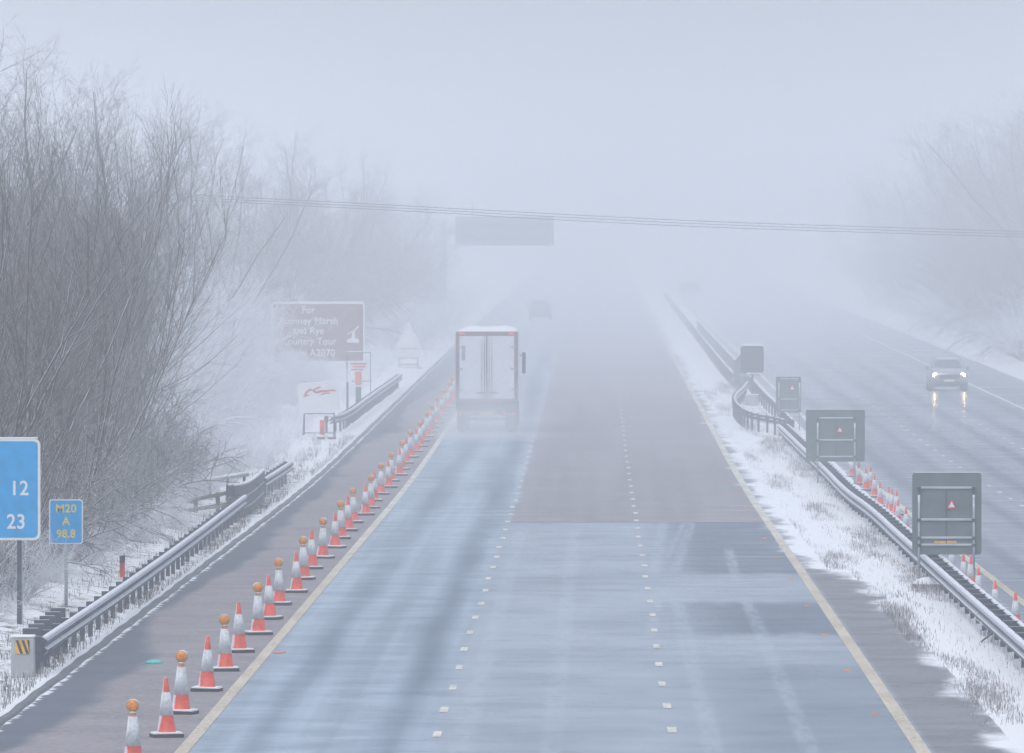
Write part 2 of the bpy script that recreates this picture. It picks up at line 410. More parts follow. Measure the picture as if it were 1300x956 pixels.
ys = [-18, 20, 60, 100, 125, 140]
y = 140
while y < 1690:
    y += .8 if y < 360 else (1.6 if y < 520 else 8); ys.append(y)
g = MB(); nx = len(xs)
for yy in ys:
    for xx in xs: g.v.append((xx, yy, gz(xx, yy)))
for j in range(len(ys)-1):
    for i in range(nx-1):
        a = j*nx+i; g.f.append((a, a+1, a+1+nx, a+nx)); g.mi.append(0)
g.build('ground', M['ground'], smooth=True, kind='structure')
def sheet(name, x0, x1, y0, y1, dz, mat, m=None, step=4.0, xf=None):
    b = m or MB(); y = y0; base = len(b.v); n = 0
    while True:
        b.v += [(x0, y, road_z(y)+dz), (x1, y, road_z(y)+dz)]; n += 1
        if y >= y1-1e-6: break
        y = min(y1, y+step)
    for i in range(n-1):
        a = base+2*i; b.f.append((a, a+1, a+3, a+2)); b.mi.append(0)
    if m is None: return b.build(name, mat, kind='structure')
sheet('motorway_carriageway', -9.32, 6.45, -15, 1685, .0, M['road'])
sheet('far_carriageway', 8.35, 23.0, -15, 1685, .0, M['road2'])
kb = MB(); prev = None
for i in range(400):
    yy = 140+i*1.2+ (i*i*.003)
    w = .015*math.sin(i*1.7)+.012*math.sin(i*.6)
    kb.v += [(-9.42+w, yy, road_z(yy)+.055), (-9.30+w, yy, road_z(yy)+.050), (-9.275+w, yy, road_z(yy)-.02)]
    if i:
        a = 3*(i-1)
        kb.f += [(a, a+1, a+4, a+3), (a+1, a+2, a+5, a+4)]; kb.mi += [0, 0]
kb.build('kerb', M['kerb'], kind='structure')
b = MB(); sheet('', -6.22, -6.02, 60, 1600, .005, None, b); b.build('edge_line', M['paintdirty'], kind='structure')
b = MB(); sheet('', 4.76, 4.98, 60, 1600, .005, None, b); b.build('edge_line', M['paintdirty'], kind='structure')
b = MB(); sheet('', 9.08, 9.26, 60, 1600, .005, None, b); b.build('edge_line', M['paintdirty'], kind='structure')
b = MB(); sheet('', 19.5, 19.68, 60, 1600, .005, None, b); b.build('edge_line', M['paint'], kind='structure')
for nm, xc, off in (('lane_marking', -2.44, 0.0), ('lane_marking', 1.18, 1.5), ('lane_marking', 12.85, 2.0), ('lane_marking', 16.25, 5.0)):
    b = MB(); yy = 89.3+off; rr = random.Random(int(xc*10))
    while yy < 1400:
        w = .065+rr.uniform(-.006, .006); jx = rr.uniform(-.02, .02)
        b.v += [(xc-w+jx, yy, road_z(yy)+.006), (xc+w+jx, yy, road_z(yy)+.006), (xc+w+jx, yy+2, road_z(yy+2)+.006), (xc-w+jx, yy+2, road_z(yy+2)+.006)]
        a = len(b.v)-4; b.f.append((a, a+1, a+2, a+3)); b.mi.append(0); yy += 9
    b.build(nm, M['paint'], kind='structure')
# transverse surfacing joint
b = MB(); b.v += [(-2.35, 296.6, .004), (4.74, 296.7, .004), (4.74, 297.05, .004), (-2.35, 296.95, .004)]; b.f.append((0, 1, 2, 3)); b.mi.append(0)
b.build('surfacing_joint', M['kerb'], kind='structure')

# ------------------------------------------------------------------ traffic cones
def cone(lamp):
    t = thing('traffic_cone', '', 'traffic cone')
    b = MB().quad_box(-.24, .24, -.24, .24, 0, .062); b.build('base', M['rubber'], t, bevel=.012)
    rb, top = .150, (.93 if not lamp else .76)
    rt = .030 if not lamp else .062
    rad = lambda z: rb+(rt-rb)*(z-.06)/(top-.06)
    za, zb = (.34, .70) if not lamp else (.31, .745)
    MB().lathe([(rad(.06)+.02, .06), (rad(.075), .078), (rad(za), za)]+([(rad(zb), zb), (rt, top-.01), (rt*.6, top)] if not lamp else [(rad(zb), zb), (rt, top)])).build('cone_body', M['orange'], t, True)
    MB().lathe([(rad(za)+.004, za), (rad(zb)+.004, zb)], 20).build('reflective_sleeve', M['sleeve'], t, True)
    MB().quad_box(-.22, .22, -.22, .22, .063, .080).build('snow', M['snow'], t, bevel=.008)
    if lamp:
        l = MB().lathe([(.045, .75), (.05, .80), (.03, .83)], 12)
        ring = lambda r, y: [(r*math.cos(2*math.pi*j/20), y, .905+r*math.sin(2*math.pi*j/20)) for j in range(20)]
        l.loft([ring(.088, -.035), ring(.098, -.03), ring(.098, .03), ring(.088, .035)])
        lo = l.build('warning_lamp', M['lampcase'], t)
        MB().loft([ring(.084, -.036), ring(.078, -.05), ring(.04, -.062), ring(.01, -.065)]).build('lens', M['amber'], lo, True)
    return t
GP = 'traffic cones lining the hard shoulder'
lampc, plainc = cone(True), cone(False)
ul = up_ = False; il = ip = 0
rr = random.Random(4)
for i in range(48):
    s = 152+9*i
    is_l = (i % 2 == 0)
    loc = (-6.62+rr.uniform(-.07, .07)-.0006*(s-188), s+rr.uniform(-.5, .5), road_z(s)+.001)
    rz = rr.uniform(-.35, .35)
    if is_l: lab = f'cone with round amber lamp, {nth(il)} lamp cone from the row front'; il += 1
    else: lab = f'pointed cone without lamp, {nth(ip)} plain cone from the row front'; ip += 1
    src = lampc if is_l else plainc
    if (is_l and not ul) or (not is_l and not up_):
        src.location = loc; src.rotation_euler = (0, 0, rz); src['label'] = lab; src['group'] = GP
        if is_l: ul = True
        else: up_ = True
        o = src
    else: o = dup(src, loc, rz, lab, GP)
    sc_ = rr.uniform(.97, 1.03); o.scale = (sc_, sc_, sc_); o.rotation_euler.x = R(rr.uniform(-1.2, 1.2)); o.rotation_euler.y = R(rr.uniform(-1.8, 1.8))
# cones beyond the median barrier, read from where their tips show
tips = [(1289, 751), (1263, 737), (1242, 720), (1232, 706), (1223, 703), (1208, 692), (1150, 644), (1140, 634), (1138, 622), (1132, 620), (1128, 618), (1117, 612), (1110, 602), (1105, 592), (1099, 594), (1090, 587), (1082, 578)]
tips.sort(key=lambda t: -t[1])
for i, (tx, ty) in enumerate(tips):
    x, s = G(tx, ty, .93*.78)
    dup(plainc, (x, s, road_z(s)+.001), rr.uniform(-.5, .5), f'snow-caked red-tipped cone behind the median barrier, {nth(i)} nearest of that row', 'cones beyond the median barrier').scale = (.78, .78, .78)

# ------------------------------------------------------------------ safety barriers
def resample(path, step):
    out = []; acc = 0
    P = [Vector(p) for p in path]; nxt = 0.0; tot = 0.0
    for a, b2 in zip(P[:-1], P[1:]):
        L = (b2-a).length
        while nxt <= tot+L+1e-9:
            t = (nxt-tot)/L; out.append(a.lerp(b2, t)); nxt += step
        tot += L
    return out
def smooth_path(pts, it=2):
    P = [Vector(p) for p in pts]
    for _ in range(it):
        Q = [P[0]]
        for a, b2 in zip(P[:-1], P[1:]): Q += [a.lerp(b2, .25), a.lerp(b2, .75)]
        P = Q+[P[-1]]
    return P
def sweep(b, path, prof, side=1, mi=0, closed=False, cap=False):
    base = len(b.v); n = len(prof); K = len(path)
    for i, p in enumerate(path):
        d = (path[min(i+1, K-1)]-path[max(i-1, 0)]); d.normalize(); nrm = Vector((d.y, -d.x))*side
        z0 = gz_road(p.x, p.y)
        for u, z in prof: b.v.append((p.x+nrm.x*u, p.y+nrm.y*u, z0+z))
    for i in range(K-1):
        for j in range(n if closed else n-1):
            a0 = base+i*n+j; a1 = base+i*n+(j+1) % n
            b.f.append((a0, a1, a1+n, a0+n)); b.mi.append(mi)
    if cap:
        b.f.append(tuple(base+j for j in range(n))[::-1]); b.f.append(tuple(base+(K-1)*n+j for j in range(n))); b.mi += [mi, mi]
def gz_road(x, y): return road_z(y)
def wprof(u0, zt, t=.01, h=.31):
    f = [(0, 0), (.018, -.02), (.075, -.05), (.075, -.10), (.012, -.14), (.012, -.17), (.075, -.21), (.075, -.26), (.018, -.29), (0, -.31)]
    k_ = h/.31
    fr = [(u0+a, zt+z*k_) for a, z in f]; bk = [(u0+a-t-.002, zt+z*k_) for a, z in f][::-1]
    return fr+bk
def snowprof(u0, zt, w=.075, h=.035): return [(u0-.03, zt-.004), (u0-.035, zt+h*.6), (u0+.01, zt+h), (u0+w*.7, zt+h*.7), (u0+w, zt-.02), (u0+.05, zt-.035)]
def barrier(label, path, sides, zt=.76, post_step=3.2, post_u=0.0, max_posts=100, post_z=.80, group=None, name='crash_barrier', h=.31, snow=True, off=.10):
    t = thing(name, label, 'crash barrier', group=group)
    P = resample(path, 1.0 if len(path) < 400 else 2.0)
    if len(P) > 1 and (P[-1]-Vector(path[-1])).length > .05: P.append(Vector(path[-1]))
    for sd in sides:
        b = MB(); sweep(b, P, wprof(off, zt, h=h), sd, closed=True, cap=True); b.build('beam', M['beam'], t)
        if snow:
            b = MB(); sweep(b, P, snowprof(off, zt), sd, closed=True, cap=True); b.build('snow', M['driftsnow'], t, True)
    rest = MB(); n = 0
    for i, p in enumerate(resample(path, post_step)):
        z0 = gz_road(p.x, p.y); x = p.x+post_u
        tgt = MB() if n < max_posts else rest
        tgt.quad_box(x-.045, x+.045, p.y-.03, p.y-.022, z0-.1, z0+post_z-.06)
        tgt.quad_box(x-.045, x-.037, p.y-.022, p.y+.05, z0-.1, z0+post_z-.06)
        tgt.quad_box(x-.045, x+.045, p.y+.05, p.y+.058, z0-.1, z0+post_z-.06)
        tgt.quad_box(x-off+.0, x+off-.0, p.y-.06, p.y+.065, z0+zt-.25, z0+post_z)          # spacer block
        if n < max_posts: tgt.build('post', M['galv_dark'], t)
        n += 1
    if rest.v: rest.build('post', M['galv_dark'], t, kind='stuff')
    return t
# left verge barrier
barrier('long snow-topped steel barrier along the near left verge', smooth_path([(-9.72, 184.5, 0), (-9.70, 215, 0), (-9.78, 250, 0), (-10.0, 299, 0)]), (1,), post_u=-.03, max_posts=60, off=.08, zt=.70, post_z=.73)
# tall curled panel
t = thing('guard_barrier', 'tall curved grey steel barrier panel between two lengths of left barrier', 'barrier panel')
PP = resample(smooth_path([(-10.30, 298.3, 0), (-10.22, 297.0, 0), (-9.98, 299.0, 0), (-9.92, 305, 0), (-10.06, 320, 0)]), .5)
b = MB(); sweep(b, PP, [(.0, 1.03), (.06, 1.0), (.06, .74), (.03, .70), (.06, .66), (.06, .42), (.03, .38), (.06, .34), (.06, .10), (.0, .07), (-.02, .1), (-.02, 1.0)], 1, closed=True, cap=True)
b.build('panel', M['galv_dark'], t)
b = MB(); sweep(b, PP, [(-.03, 1.03), (-.03, 1.06), (.02, 1.07), (.065, 1.05), (.07, 1.01)], 1, closed=True, cap=True); b.build('snow', M['snow'], t, True)
for p in resample(PP, 3.0): MB().quad_box(p.x-.12, p.x-.04, p.y-.04, p.y+.04, -.1, 1.02).build('post', M['galv_dark'], t)
barrier('short snow-topped barrier length just beyond the tall curved panel', [Vector((-10.12, 321.5, 0)), Vector((-10.05, 347, 0))], (1,), post_u=-.03, off=.08, zt=.74, post_z=.80)
barrier('snowy barrier on the far left verge by the roadwork signs', smooth_path([(-10.75, 424, 0), (-10.22, 430, 0), (-10.15, 470, 0), (-9.95, 515, 0), (-9.9, 535, 0)]), (1,), post_u=-.03, off=.08, zt=.78, post_z=.80)
# median
barrier('long double-sided snow-covered barrier running down the central reserve',
        smooth_path([(7.66, 150, 0), (7.66, 258, 0), (7.72, 288, 0), (7.56, 310, 0), (7.66, 345, 0), (7.5, 400, 0), (7.42, 416, 0)]), (1, -1), off=.16, max_posts=100, zt=.62, post_z=.66)
barrier('snowy barrier branch swinging left around the central signal post', smooth_path([(7.45, 417, 0), (7.2, 424, 0), (6.2, 434, 0), (6.0, 455, 0), (6.15, 474, 0), (7.0, 500, 0), (7.3, 512, 0)]), (-1, 1)[1:], post_u=.05, off=.08)
barrier('snowy barrier branch passing right of the central signal post', smooth_path([(7.75, 417, 0), (7.75, 450, 0), (7.65, 480, 0), (7.7, 530, 0), (7.7, 800, 0)], 1), (1,), post_u=.05, off=.08, post_step=6.4)
barrier('far snow-topped median barrier fading into the fog', smooth_path([(7.1, 513, 0), (6.9, 560, 0), (7.0, 700, 0), (7.2, 1100, 0)], 1), (1,), post_step=6.4, post_u=.05, off=.08)

# ------------------------------------------------------------------ barrier end block and posts at the left front
x, s = G(29, 865)
t = thing('barrier_end_post', 'pale block post with yellow and black chevron plate at the barrier end', 'marker post', (x, s, .0))
b = MB().loft([[(-.205, -.2, 0), (.205, -.2, 0), (.205, .25, 0), (-.205, .25, 0)], [(-.20, -.19, .76), (.19, -.19, .76), (.19, .24, .76), (-.20, .24, .76)]])
b.build('block', M['concrete'], t, bevel=.02)
p = MB().plate(.24, .24, -.215, -.203, .60, 0, .01).build('chevron_plate', M['haz_y'], t)
for dx in (-.12, -.02, .08):
    b = MB(); y0, y1 = -.222, -.2155
    q = [(max(-.118, min(.118, dx+.0)), .715), (max(-.118, min(.118, dx+.05)), .715), (max(-.118, min(.118, dx+.13)), .485+.0), (max(-.118, min(.118, dx+.08)), .485)]
    b.loft([[(a, y0, c) for a, c in q], [(a, y1, c) for a, c in q]]); b.build('stripe', M['black'], p)
MB().quad_box(-.22, .21, -.21, .26, .761, .80).build('snow', M['snow'], t, bevel=.02)
# steel box posts stepping up behind it
for i, (px, py) in enumerate([(38, 812), (45, 806), (52, 801), (58, 797), (66, 795)]):
    pass
t = thing('steel_guard_rack', 'row of dark steel brackets stepping back behind the chevron block', 'guard rack', (-9.95, 186.0, 0))
for i in range(6):
    MB().quad_box(-.14-.0*i, .14, i*1.9, i*1.9+.10, 0, .82+.01*i).build('bracket', M['galv_dark'], t, bevel=.01)
MB().quad_box(-.14, -.10, .0, 9.6, .62, .70).build('tie_rail', M['galv_dark'], t)

def marker(label, px, py, hgt, top=M['signred']):
    x, s = G(px, py)
    t = thing('marker_post', label, 'marker post', (x, s, gz(x, s)-.02))
    MB().loft([[(-.06, -.04, 0), (.06, -.04, 0), (.06, .04, 0), (-.06, .04, 0)], [(-.055, -.03, hgt), (.055, -.03, hgt), (.055, .03, hgt), (-.055, .03, hgt)]]).build('post', M['signred'], t)
    MB().quad_box(-.062, .062, -.05, .045, hgt*.72, hgt+.02).build('cap', M['black'], t)
    return t
marker('short reddish marker post with dark cap behind the near barrier', 155, 740, .5)

# ------------------------------------------------------------------ blue signs
x, s = G(24, 806)
z0 = gz(x, s)
t = thing('route_sign', 'large blue motorway sign cut by the left edge, showing 12 and 23', 'road sign', (x, s, z0))
ppm = F/s
zt = CAM+(HY-557)/ppm - z0; zb = CAM+(HY-686)/ppm - z0
xr = at(51, s)-x; W = 3.6; H = zt-zb
MB().plate(W, H, -.03, 0, (zt+zb)/2, xr-W/2, .12).build('border', M['signwhite'], t)
bd = MB().plate(W-.10, H-.10, -.034, -.0301, (zt+zb)/2, xr-W/2, .09).build('face', M['blue'], t)
for i in range(1, 9):
    MB().quad_box(xr-W+.06, xr-.06, .001, .03, zb+H*i/9-.012, zb+H*i/9+.012).build('stiffener', M['galv'], t)
def zpix(yp, s, z0): return CAM+(HY-yp)*s/F-z0
text('number', '12', .40, M['signwhite'], t, (at(12, s)-x, -.037, zpix(628.5, s, z0)), sx=.92, bold=.006)
text('number', '23', .40, M['signwhite'], t, (at(8, s)-x, -.037, zpix(671, s, z0)), sx=.92, bold=.006)
for dx in (0.0, -2.1):
    MB().quad_box(dx-.045, dx+.045, .03, .15, -.3, zt-.1).build('post', M['galv_dark'], t, bevel=.01)
MB().quad_box(.047, .06, .03, .15, -.1, zb).build('post_edge', M['galv'], t)
MB().quad_box(xr-W+.05, xr-.05, -.04, .03, zt+.001, zt+.03).build('snow', M['snow'], t, bevel=.01)

x, s = G(83.5, 778); z0 = gz(x, s)
t = thing('location_sign', 'small blue driver location sign reading M20 A in yellow', 'road sign', (x, s, z0))
zt, zb = zpix(634, s, z0), zpix(691, s, z0); W = 43*s/F; H = zt-zb
MB().plate(W, H, -.02, 0, (zt+zb)/2, 0, .06).build('border', M['signwhite'], t)
MB().plate(W-.05, H-.05, -.024, -.0201, (zt+zb)/2, 0, .045).build('face', M['blue'], t)
text('lettering', 'M20', .235, M['yellow'], t, (0, -.027, zpix(650.5, s, z0)), 'CENTER', sx=1.02, bold=.004)
text('lettering', 'A', .235, M['yellow'], t, (0, -.027, zpix(666.5, s, z0)), 'CENTER', bold=.004)
text('lettering', '98.8', .235, M['yellow'], t, (0, -.027, zpix(682.5, s, z0)), 'CENTER', sx=.95, bold=.004)
MB().tube([(0, .04, -.3), (0, .04, zt-.05)], .038, 10).build('post', M['galv'], t, True)

# ------------------------------------------------------------------ brown tourist sign
s = 560; x = at(404, s); z0 = gz(x, s)
t = thing('tourist_sign', 'large brown tourist sign with white lettering half behind snowy bushes', 'road sign', (x, s, z0))
zt, zb = zpix(384, s, z0), zpix(460, s, z0); W = 118*s/F; H = zt-zb
MB().plate(W, H, -.04, 0, (zt+zb)/2, 0, .12).build('border', M['signwhite'], t)
MB().plate(W-.16, H-.16, -.045, -.0401, (zt+zb)/2, 0, .08).build('face', M['brown'], t)
for line, yp, xc in (('For', 397.5, 391.5), ('Romney Marsh', 411.5, 392), ('and Rye', 424, 391.5), ('Country Tour', 437.5, 392), ('follow A2070', 452, 392)):
    text('lettering', line, .53, M['signwhite'], t, (at(xc, s)-x, -.049, zpix(yp, s, z0)), 'CENTER', sx=.93, bold=.006)
sy = MB(); ux = lambda px: at(px, s)-x; uz = lambda py: zpix(py, s, z0)
def poly(m, pts, y0=-.052, y1=-.0455): m.loft([[(ux(a), y0, uz(c)) for a, c in pts], [(ux(a), y1, uz(c)) for a, c in pts]])
poly(sy, [(440, 435), (456, 435), (455, 430), (441, 430)]); poly(sy, [(446, 430), (451, 430), (450, 420), (447.5, 420)])
poly(sy, [(441, 425), (449, 420.5), (449, 419), (441, 423.5)]); poly(sy, [(449, 420), (454.5, 413), (455.5, 415), (450, 421)])
sy.build('symbol', M['signwhite'], t)
for px in (376, 396, 440): MB().tube([(ux(px), .06, -.5), (ux(px), .06, zt-.1)], .07, 8).build('post', M['galv_dark'], t)
MB().quad_box(-W/2+.05, W/2-.05, -.05, .02, zt, zt+.05).build('snow', M['snow'], t, bevel=.02)

# ------------------------------------------------------------------ temporary signs on the left verge
def stand(t, w, z1, base_d=.5):
    for sx in (-1, 1):
        MB().tube([(sx*w/2, -base_d*.5, 0), (sx*w/2*.96, 0, z1)], .022, 6).build('leg', M['galv_dark'], t)
        MB().tube([(sx*w/2, base_d*.5, 0), (sx*w/2*.96, .02, z1)], .022, 6).build('leg', M['galv_dark'], t)
    MB().tube([(-w/2, -base_d*.4, .25), (w/2, -base_d*.4, .25)], .02, 6).tube([(-w/2*.97, -.03, z1-.05), (w/2*.97, -.03, z1-.05)], .022, 6).build('crossbar', M['galv_dark'], t)
s = 414; x = at(405, s); z0 = gz(x, s)
t = thing('roadworks_sign', 'tilted white roadworks board with red strokes on a low frame', 'roadworks sign', (x, s, z0-.02), R(-4))
stand(t, 1.22, 1.05, .7)
tilt = Matrix.Translation((0, -.03, 1.62)) @ Matrix.Rotation(R(-5), 4, 'Y')
b = MB().plate(1.6, 1.12, -.02, .0, 0, 0, .05); b.v = [tuple(tilt @ Vector(q)) for q in b.v]; bd = b.build('board', M['signwhite'], t)
b = MB()
for (xa, za, xb, zb2, r) in ((-.55, .18, -.30, .36, .035), (-.30, .36, -.1, .22, .03), (-.1, .22, .35, .25, .035), (.35, .25, .68, .22, .03), (-.6, .1, -.38, .14, .025), (-.2, .30, .1, .42, .025), (.1, .12, .45, .15, .02)):
    b.tube([(xa, -.022, za), ((xa+xb)/2, -.022, (za+zb2)/2+.03), (xb, -.022, zb2)], r, 5)
b.v = [tuple(tilt @ Vector(q)) for q in b.v]; b.build('red_marking', M['signred'], t)
b = MB().quad_box(-.8, .8, -.03, .02, .56, .62); b.v = [tuple(tilt @ Vector(q)) for q in b.v]; b.build('snow', M['snow'], t, bevel=.015)
MB().quad_box(.02, .20, .1, .22, .0, .75).build('upright_tag', M['orange'], t)
for sx in (-.5, .1, .5):
    b = MB(); b.loft([[(sx+.16*math.cos(a)*q, -.25+.12*math.sin(a)*q, zz) for a in [2*math.pi*i/10 for i in range(10)]] for q, zz in ((.7, .0), (1, .06), (.9, .13), (.4, .18))])
    b.build('sandbag', M['sack'], t, True)
s = 500; x = at(455.5, s); z0 = gz(x, s)
t = thing('roadworks_sign', 'small white and pink roadworks board in a thin frame beyond the tilted board', 'roadworks sign', (x, s, z0-.02))
w = 30*s/F
zT, zB1, zB0 = zpix(447, s, z0), zpix(457.5, s, z0), zpix(478, s, z0)
for sx in (-1, 1): MB().tube([(sx*w/2, 0, 0), (sx*w/2, 0, zT)], .022, 6).build('leg', M['galv_dark'], t)
MB().tube([(-w/2, 0, zT), (w/2, 0, zT)], .022, 6).tube([(-w/2, 0, zB0-.2), (w/2, 0, zB0-.2)], .022, 6).build('crossbar', M['galv_dark'], t)
MB().plate(w-.08, zB1-zB0, -.03, -.01, (zB1+zB0)/2, 0, .03).build('board', M['signwhite'], t)
b = MB()
for i, (a, c) in enumerate(((-.40, .38), (-.30, .32), (-.36, .2))):
    zz = zB1-.13-i*.14; b.quad_box(a, c, -.036, -.031, zz-.05, zz+.03)
b.build('red_marking', M['signred'], t)
MB().tube([(-w/2, 0, zT+.04), (w/2, 0, zT+.04)], .028, 6).build('snow', M['snow'], t)
s = 487; x = at(455, s); z0 = gz(x, s)
t = thing('emergency_telephone', 'orange emergency phone box on a dark post behind the far left barrier', 'emergency phone', (x, s, z0-.05))
zp = zpix(487, s, z0); zt = zpix(470, s, z0)
MB().quad_box(-.13, .13, -.1, .1, 0, zp).build('post', M['galv_dark'], t, bevel=.01)
MB().plate(.30, zt-zp, -.17, .12, (zt+zp)/2, 0, .08).build('box', M['phone'], t)
MB().quad_box(-.14, .14, -.12, .11, zp-.10, zp-.005).build('white_band', M['signwhite'], t)
MB().quad_box(-.12, .12, -.15, .1, zt, zt+.05).build('snow', M['snow'], t, bevel=.02)
s = 470; x = at(441, s); z0 = gz(x, s)
t = thing('verge_post', 'thin dark post with snow cap left of the orange phone', 'post', (x, s, z0-.05))
MB().tube([(0, 0, 0), (0, 0, zpix(483, s, z0))], .05, 8).build('pole', M['galv_dark'], t)
MB().quad_box(-.19, .19, -.05, .05, zpix(483, s, z0), zpix(481, s, z0)).build('snow', M['snow'], t)
s = 600; x = at(518.5, s); z0 = gz(x, s)
t = thing('warning_sign', 'snow-covered triangular warning sign with plate below, on far left verge', 'warning sign', (x, s, z0-.02))
zt, zm, z1, z2 = zpix(409, s, z0), zpix(441, s, z0), zpix(443, s, z0), zpix(453, s, z0)
b = MB(); tri = [(-.78, zm), (.78, zm), (.70, zm+.12), (.06, zt), (-.06, zt), (-.70, zm+.12)]
b.loft([[(a, -.04, c) for a, c in tri], [(a, 0, c) for a, c in tri]]); b.build('triangle', M['signwhite'], t)
b = MB(); tri = [(-.50, zm+.15), (.50, zm+.15), (0, zt-.35)]
b.loft([[(a, -.047, c) for a, c in tri], [(a, -.041, c) for a, c in tri]]); b.build('snow', M['snow'], t)
MB().plate(1.2, z1-z2, -.04, 0, (z1+z2)/2, 0, .03).build('plate', M['signwhite'], t)
stand(t, 1.1, z2, .8)
for sx in (-1, 1): MB().tube([(sx*.35, .03, z2), (sx*.35, .03, zm+.2)], .025, 6).build('upright', M['galv_dark'], t)
b = MB().loft([[(.8*math.cos(a)*q, .35*math.sin(a)*q, zz) for a in [2*math.pi*i/12 for i in range(12)]] for q, zz in ((1, .0), (.9, .2), (.6, .35), (.2, .42))]); b.build('snow_heap', M['snow'], t, True)

# ------------------------------------------------------------------ backs of sign boards straddling the median barrier
def sign_back(label, px0, px1, py0, py1, lx, rx, s, bars, low=False, legs_down=True):
    xc = at((px0+px1)/2, s); z0 = road_z(s)
    t = thing('median_signboard', label, 'sign board', (xc, s, z0), 0, 'backs of sign boards straddling the median barrier')
    W = (px1-px0)*s/F; zt, zb = zpix(py0, s, z0), zpix(py1, s, z0)
    MB().plate(W, zt-zb, 0, .025, (zt+zb)/2, 0, .07).build('board', M['signback'], t)
    X0, X1 = at(lx, s)-xc, at(rx, s)-xc; zi = zpix(bars[0], s, z0)
    for q in (X0, X1):
        MB().tube([(q, -.065, .0), (q, -.065, zi-.15)], .028, 8).build('leg', M['galv'], t, True)
        MB().quad_box(q-.012, q+.012, -.03, -.001, zi-.4, zi).build('channel', M['galv_dark'], t)
    for i, by in enumerate(bars):
        z = zpix(by, s, z0); MB().quad_box(X0, X1, -.034, -.002, z-.017, z+.017).build('rail', M['galv'], t)
        MB().quad_box(X0, X1, -.034, -.004, z+.0175, z+.030).build('rail_snow', M['snow'], t)
    cl = MB()
    for q in (X0, X1):
        for by in bars:
            z = zpix(by, s, z0); cl.quad_box(q-.045, q+.045, -.10, -.034, z-.035, z+.035)
    cl.build('clamp', M['galv_dark'], t)
    MB().quad_box((X0+X1)/2-.012, (X0+X1)/2+.012, -.020, -.001, zb+.2, zi).build('centre_channel', M['galv_dark'], t)
    r = .12 if W > 1.2 else .13; tz = zi-(.36 if W > 1.2 else .35); tx = (X0+X1)/2+.12
    p = [(tx-r, tz-r*.9), (tx+r, tz-r*.9), (tx, tz+r*1.0)]
    st_ = MB().loft([[(a, -.027, c) for a, c in p], [(a, -.0225, c) for a, c in p]]).build('warning_sticker', M['signred'], t)
    p2 = [(tx+(a-tx)*.6, tz-.01+(c-tz)*.6) for a, c in p]
    MB().loft([[(a, -.030, c) for a, c in p2], [(a, -.0275, c) for a, c in p2]]).build('sticker_centre', M['signwhite'], st_)
    if low:
        z = zpix(688, s, z0); MB().quad_box(X0+.35, X1-.38, -.006, -.0005, z-.03, z+.025).build('yellow_tape', M['haz_y'], t)
    MB().quad_box(-W/2+.06, W/2-.06, -.015, .03, zt-.001, zt+.012).build('snow', M['snow'], t)
    return t
sc1 = sign_back('nearest large grey sign back with small red triangle, above the median barrier', 1158, 1246, 600, 704, 1166.5, 1236, 238, (619.5, 660, 683, 692), True)
sign_back('second nearest grey sign back, the widest, over the median barrier', 1023, 1098, 520, 586, 1038, 1085, 346, (531, 559, 580))
sign_back('third, narrow tilted grey sign back beside the looping barrier', 985, 1017, 478, 524, 989, 1015, 433, (481, 507, 521))
# far faint one
sign_back('faint sign board far down the median in the fog', 862, 890, 357, 371, 868, 884, 1000, (360, 366))
# median signal on a pole
s = 487; x = at(955, s); z0 = road_z(s)
t = thing('median_signal', 'dark square signal head on a pole inside the barrier loop', 'signal', (x, s, z0))
MB().tube([(0, 0, 0), (0, 0, zpix(475, s, z0))], .06, 10).build('pole', M['galv_dark'], t)
MB().plate(29*s/F, 34*s/F, -.02, .38, zpix(456, s, z0), 0, .12).build('signal_head', M['screen'], t)
MB().plate(29*s/F*.9, .10, -.02, .36, zpix(438.5, s, z0)+.03, 0, .03).build('snow', M['snow'], t)
MB().lathe([(.33, 0), (.33, .55), (.28, .60)], 16).build('footing', M['concrete'], t)
MB().quad_box(-.65, .38, -.03, .03, zpix(476, s, z0)-.04, zpix(476, s, z0)+.04).build('crossbar', M['galv'], t)
s = 512; x = at(936, s); z0 = road_z(s)
t = thing('angled_sign', 'thin sign board seen nearly edge-on left of the dark signal head', 'sign board', (x, s, z0), R(62))
b = MB().loft([[(-.5, 0, .6), (.5, 0, .6), (.42, 0, 2.15), (-.2, 0, 1.8)], [(-.5, .03, .6), (.5, .03, .6), (.42, .03, 2.15), (-.2, .03, 1.8)]]); b.build('board', M['signback'], t)
for q in (-.42, .42): MB().tube([(q, -.03, 0), (q, -.03, 1.7)], .025, 6).build('leg', M['galv'], t)
MB().tube([(-.42, -.04, .9), (.42, -.04, .9)], .022, 6).build('rail', M['galv'], t)

# sandbags and a broken branch by the nearest sign
for i, (px, py, sx, lab) in enumerate(((1181, 749, .38, 'large snow-covered sandbag at the foot of the nearest sign leg'), (1204, 752, .27, 'smaller snow-dusted sandbag right of the large one, by the barrier'))):
    x, s = G(px, py); b = MB(); rr = random.Random(i)
    b.loft([[(sx*q*math.cos(a)*(1+.12*math.sin(3*a+i)), .30*q*math.sin(a), zz) for a in [2*math.pi*j/14 for j in range(14)]] for q, zz in ((.75, 0), (1, .07), (1.02, .15), (.8, .23), (.45, .28), (.1, .29))])
    tag(b.build('sandbag', M['sack'], None, True, (x, s, gz(x, s)-.02)), lab, 'sandbag', 'sandbags at the nearest sign')
x, s = G(1246, 822); x2, s2 = G(1274, 790, .35)
b = MB().tube([(x, s, gz(x, s)+.03), ((x+x2)/2+.02, s+2, .22), (x2, s+4.5, .48)], [.022, .016, .006], 5).tube([((x+x2)/2, s+1.9, .20), (x-.02, s+3.2, .46), (x+.12, s+4, .56)], [.012, .008, .004], 5)
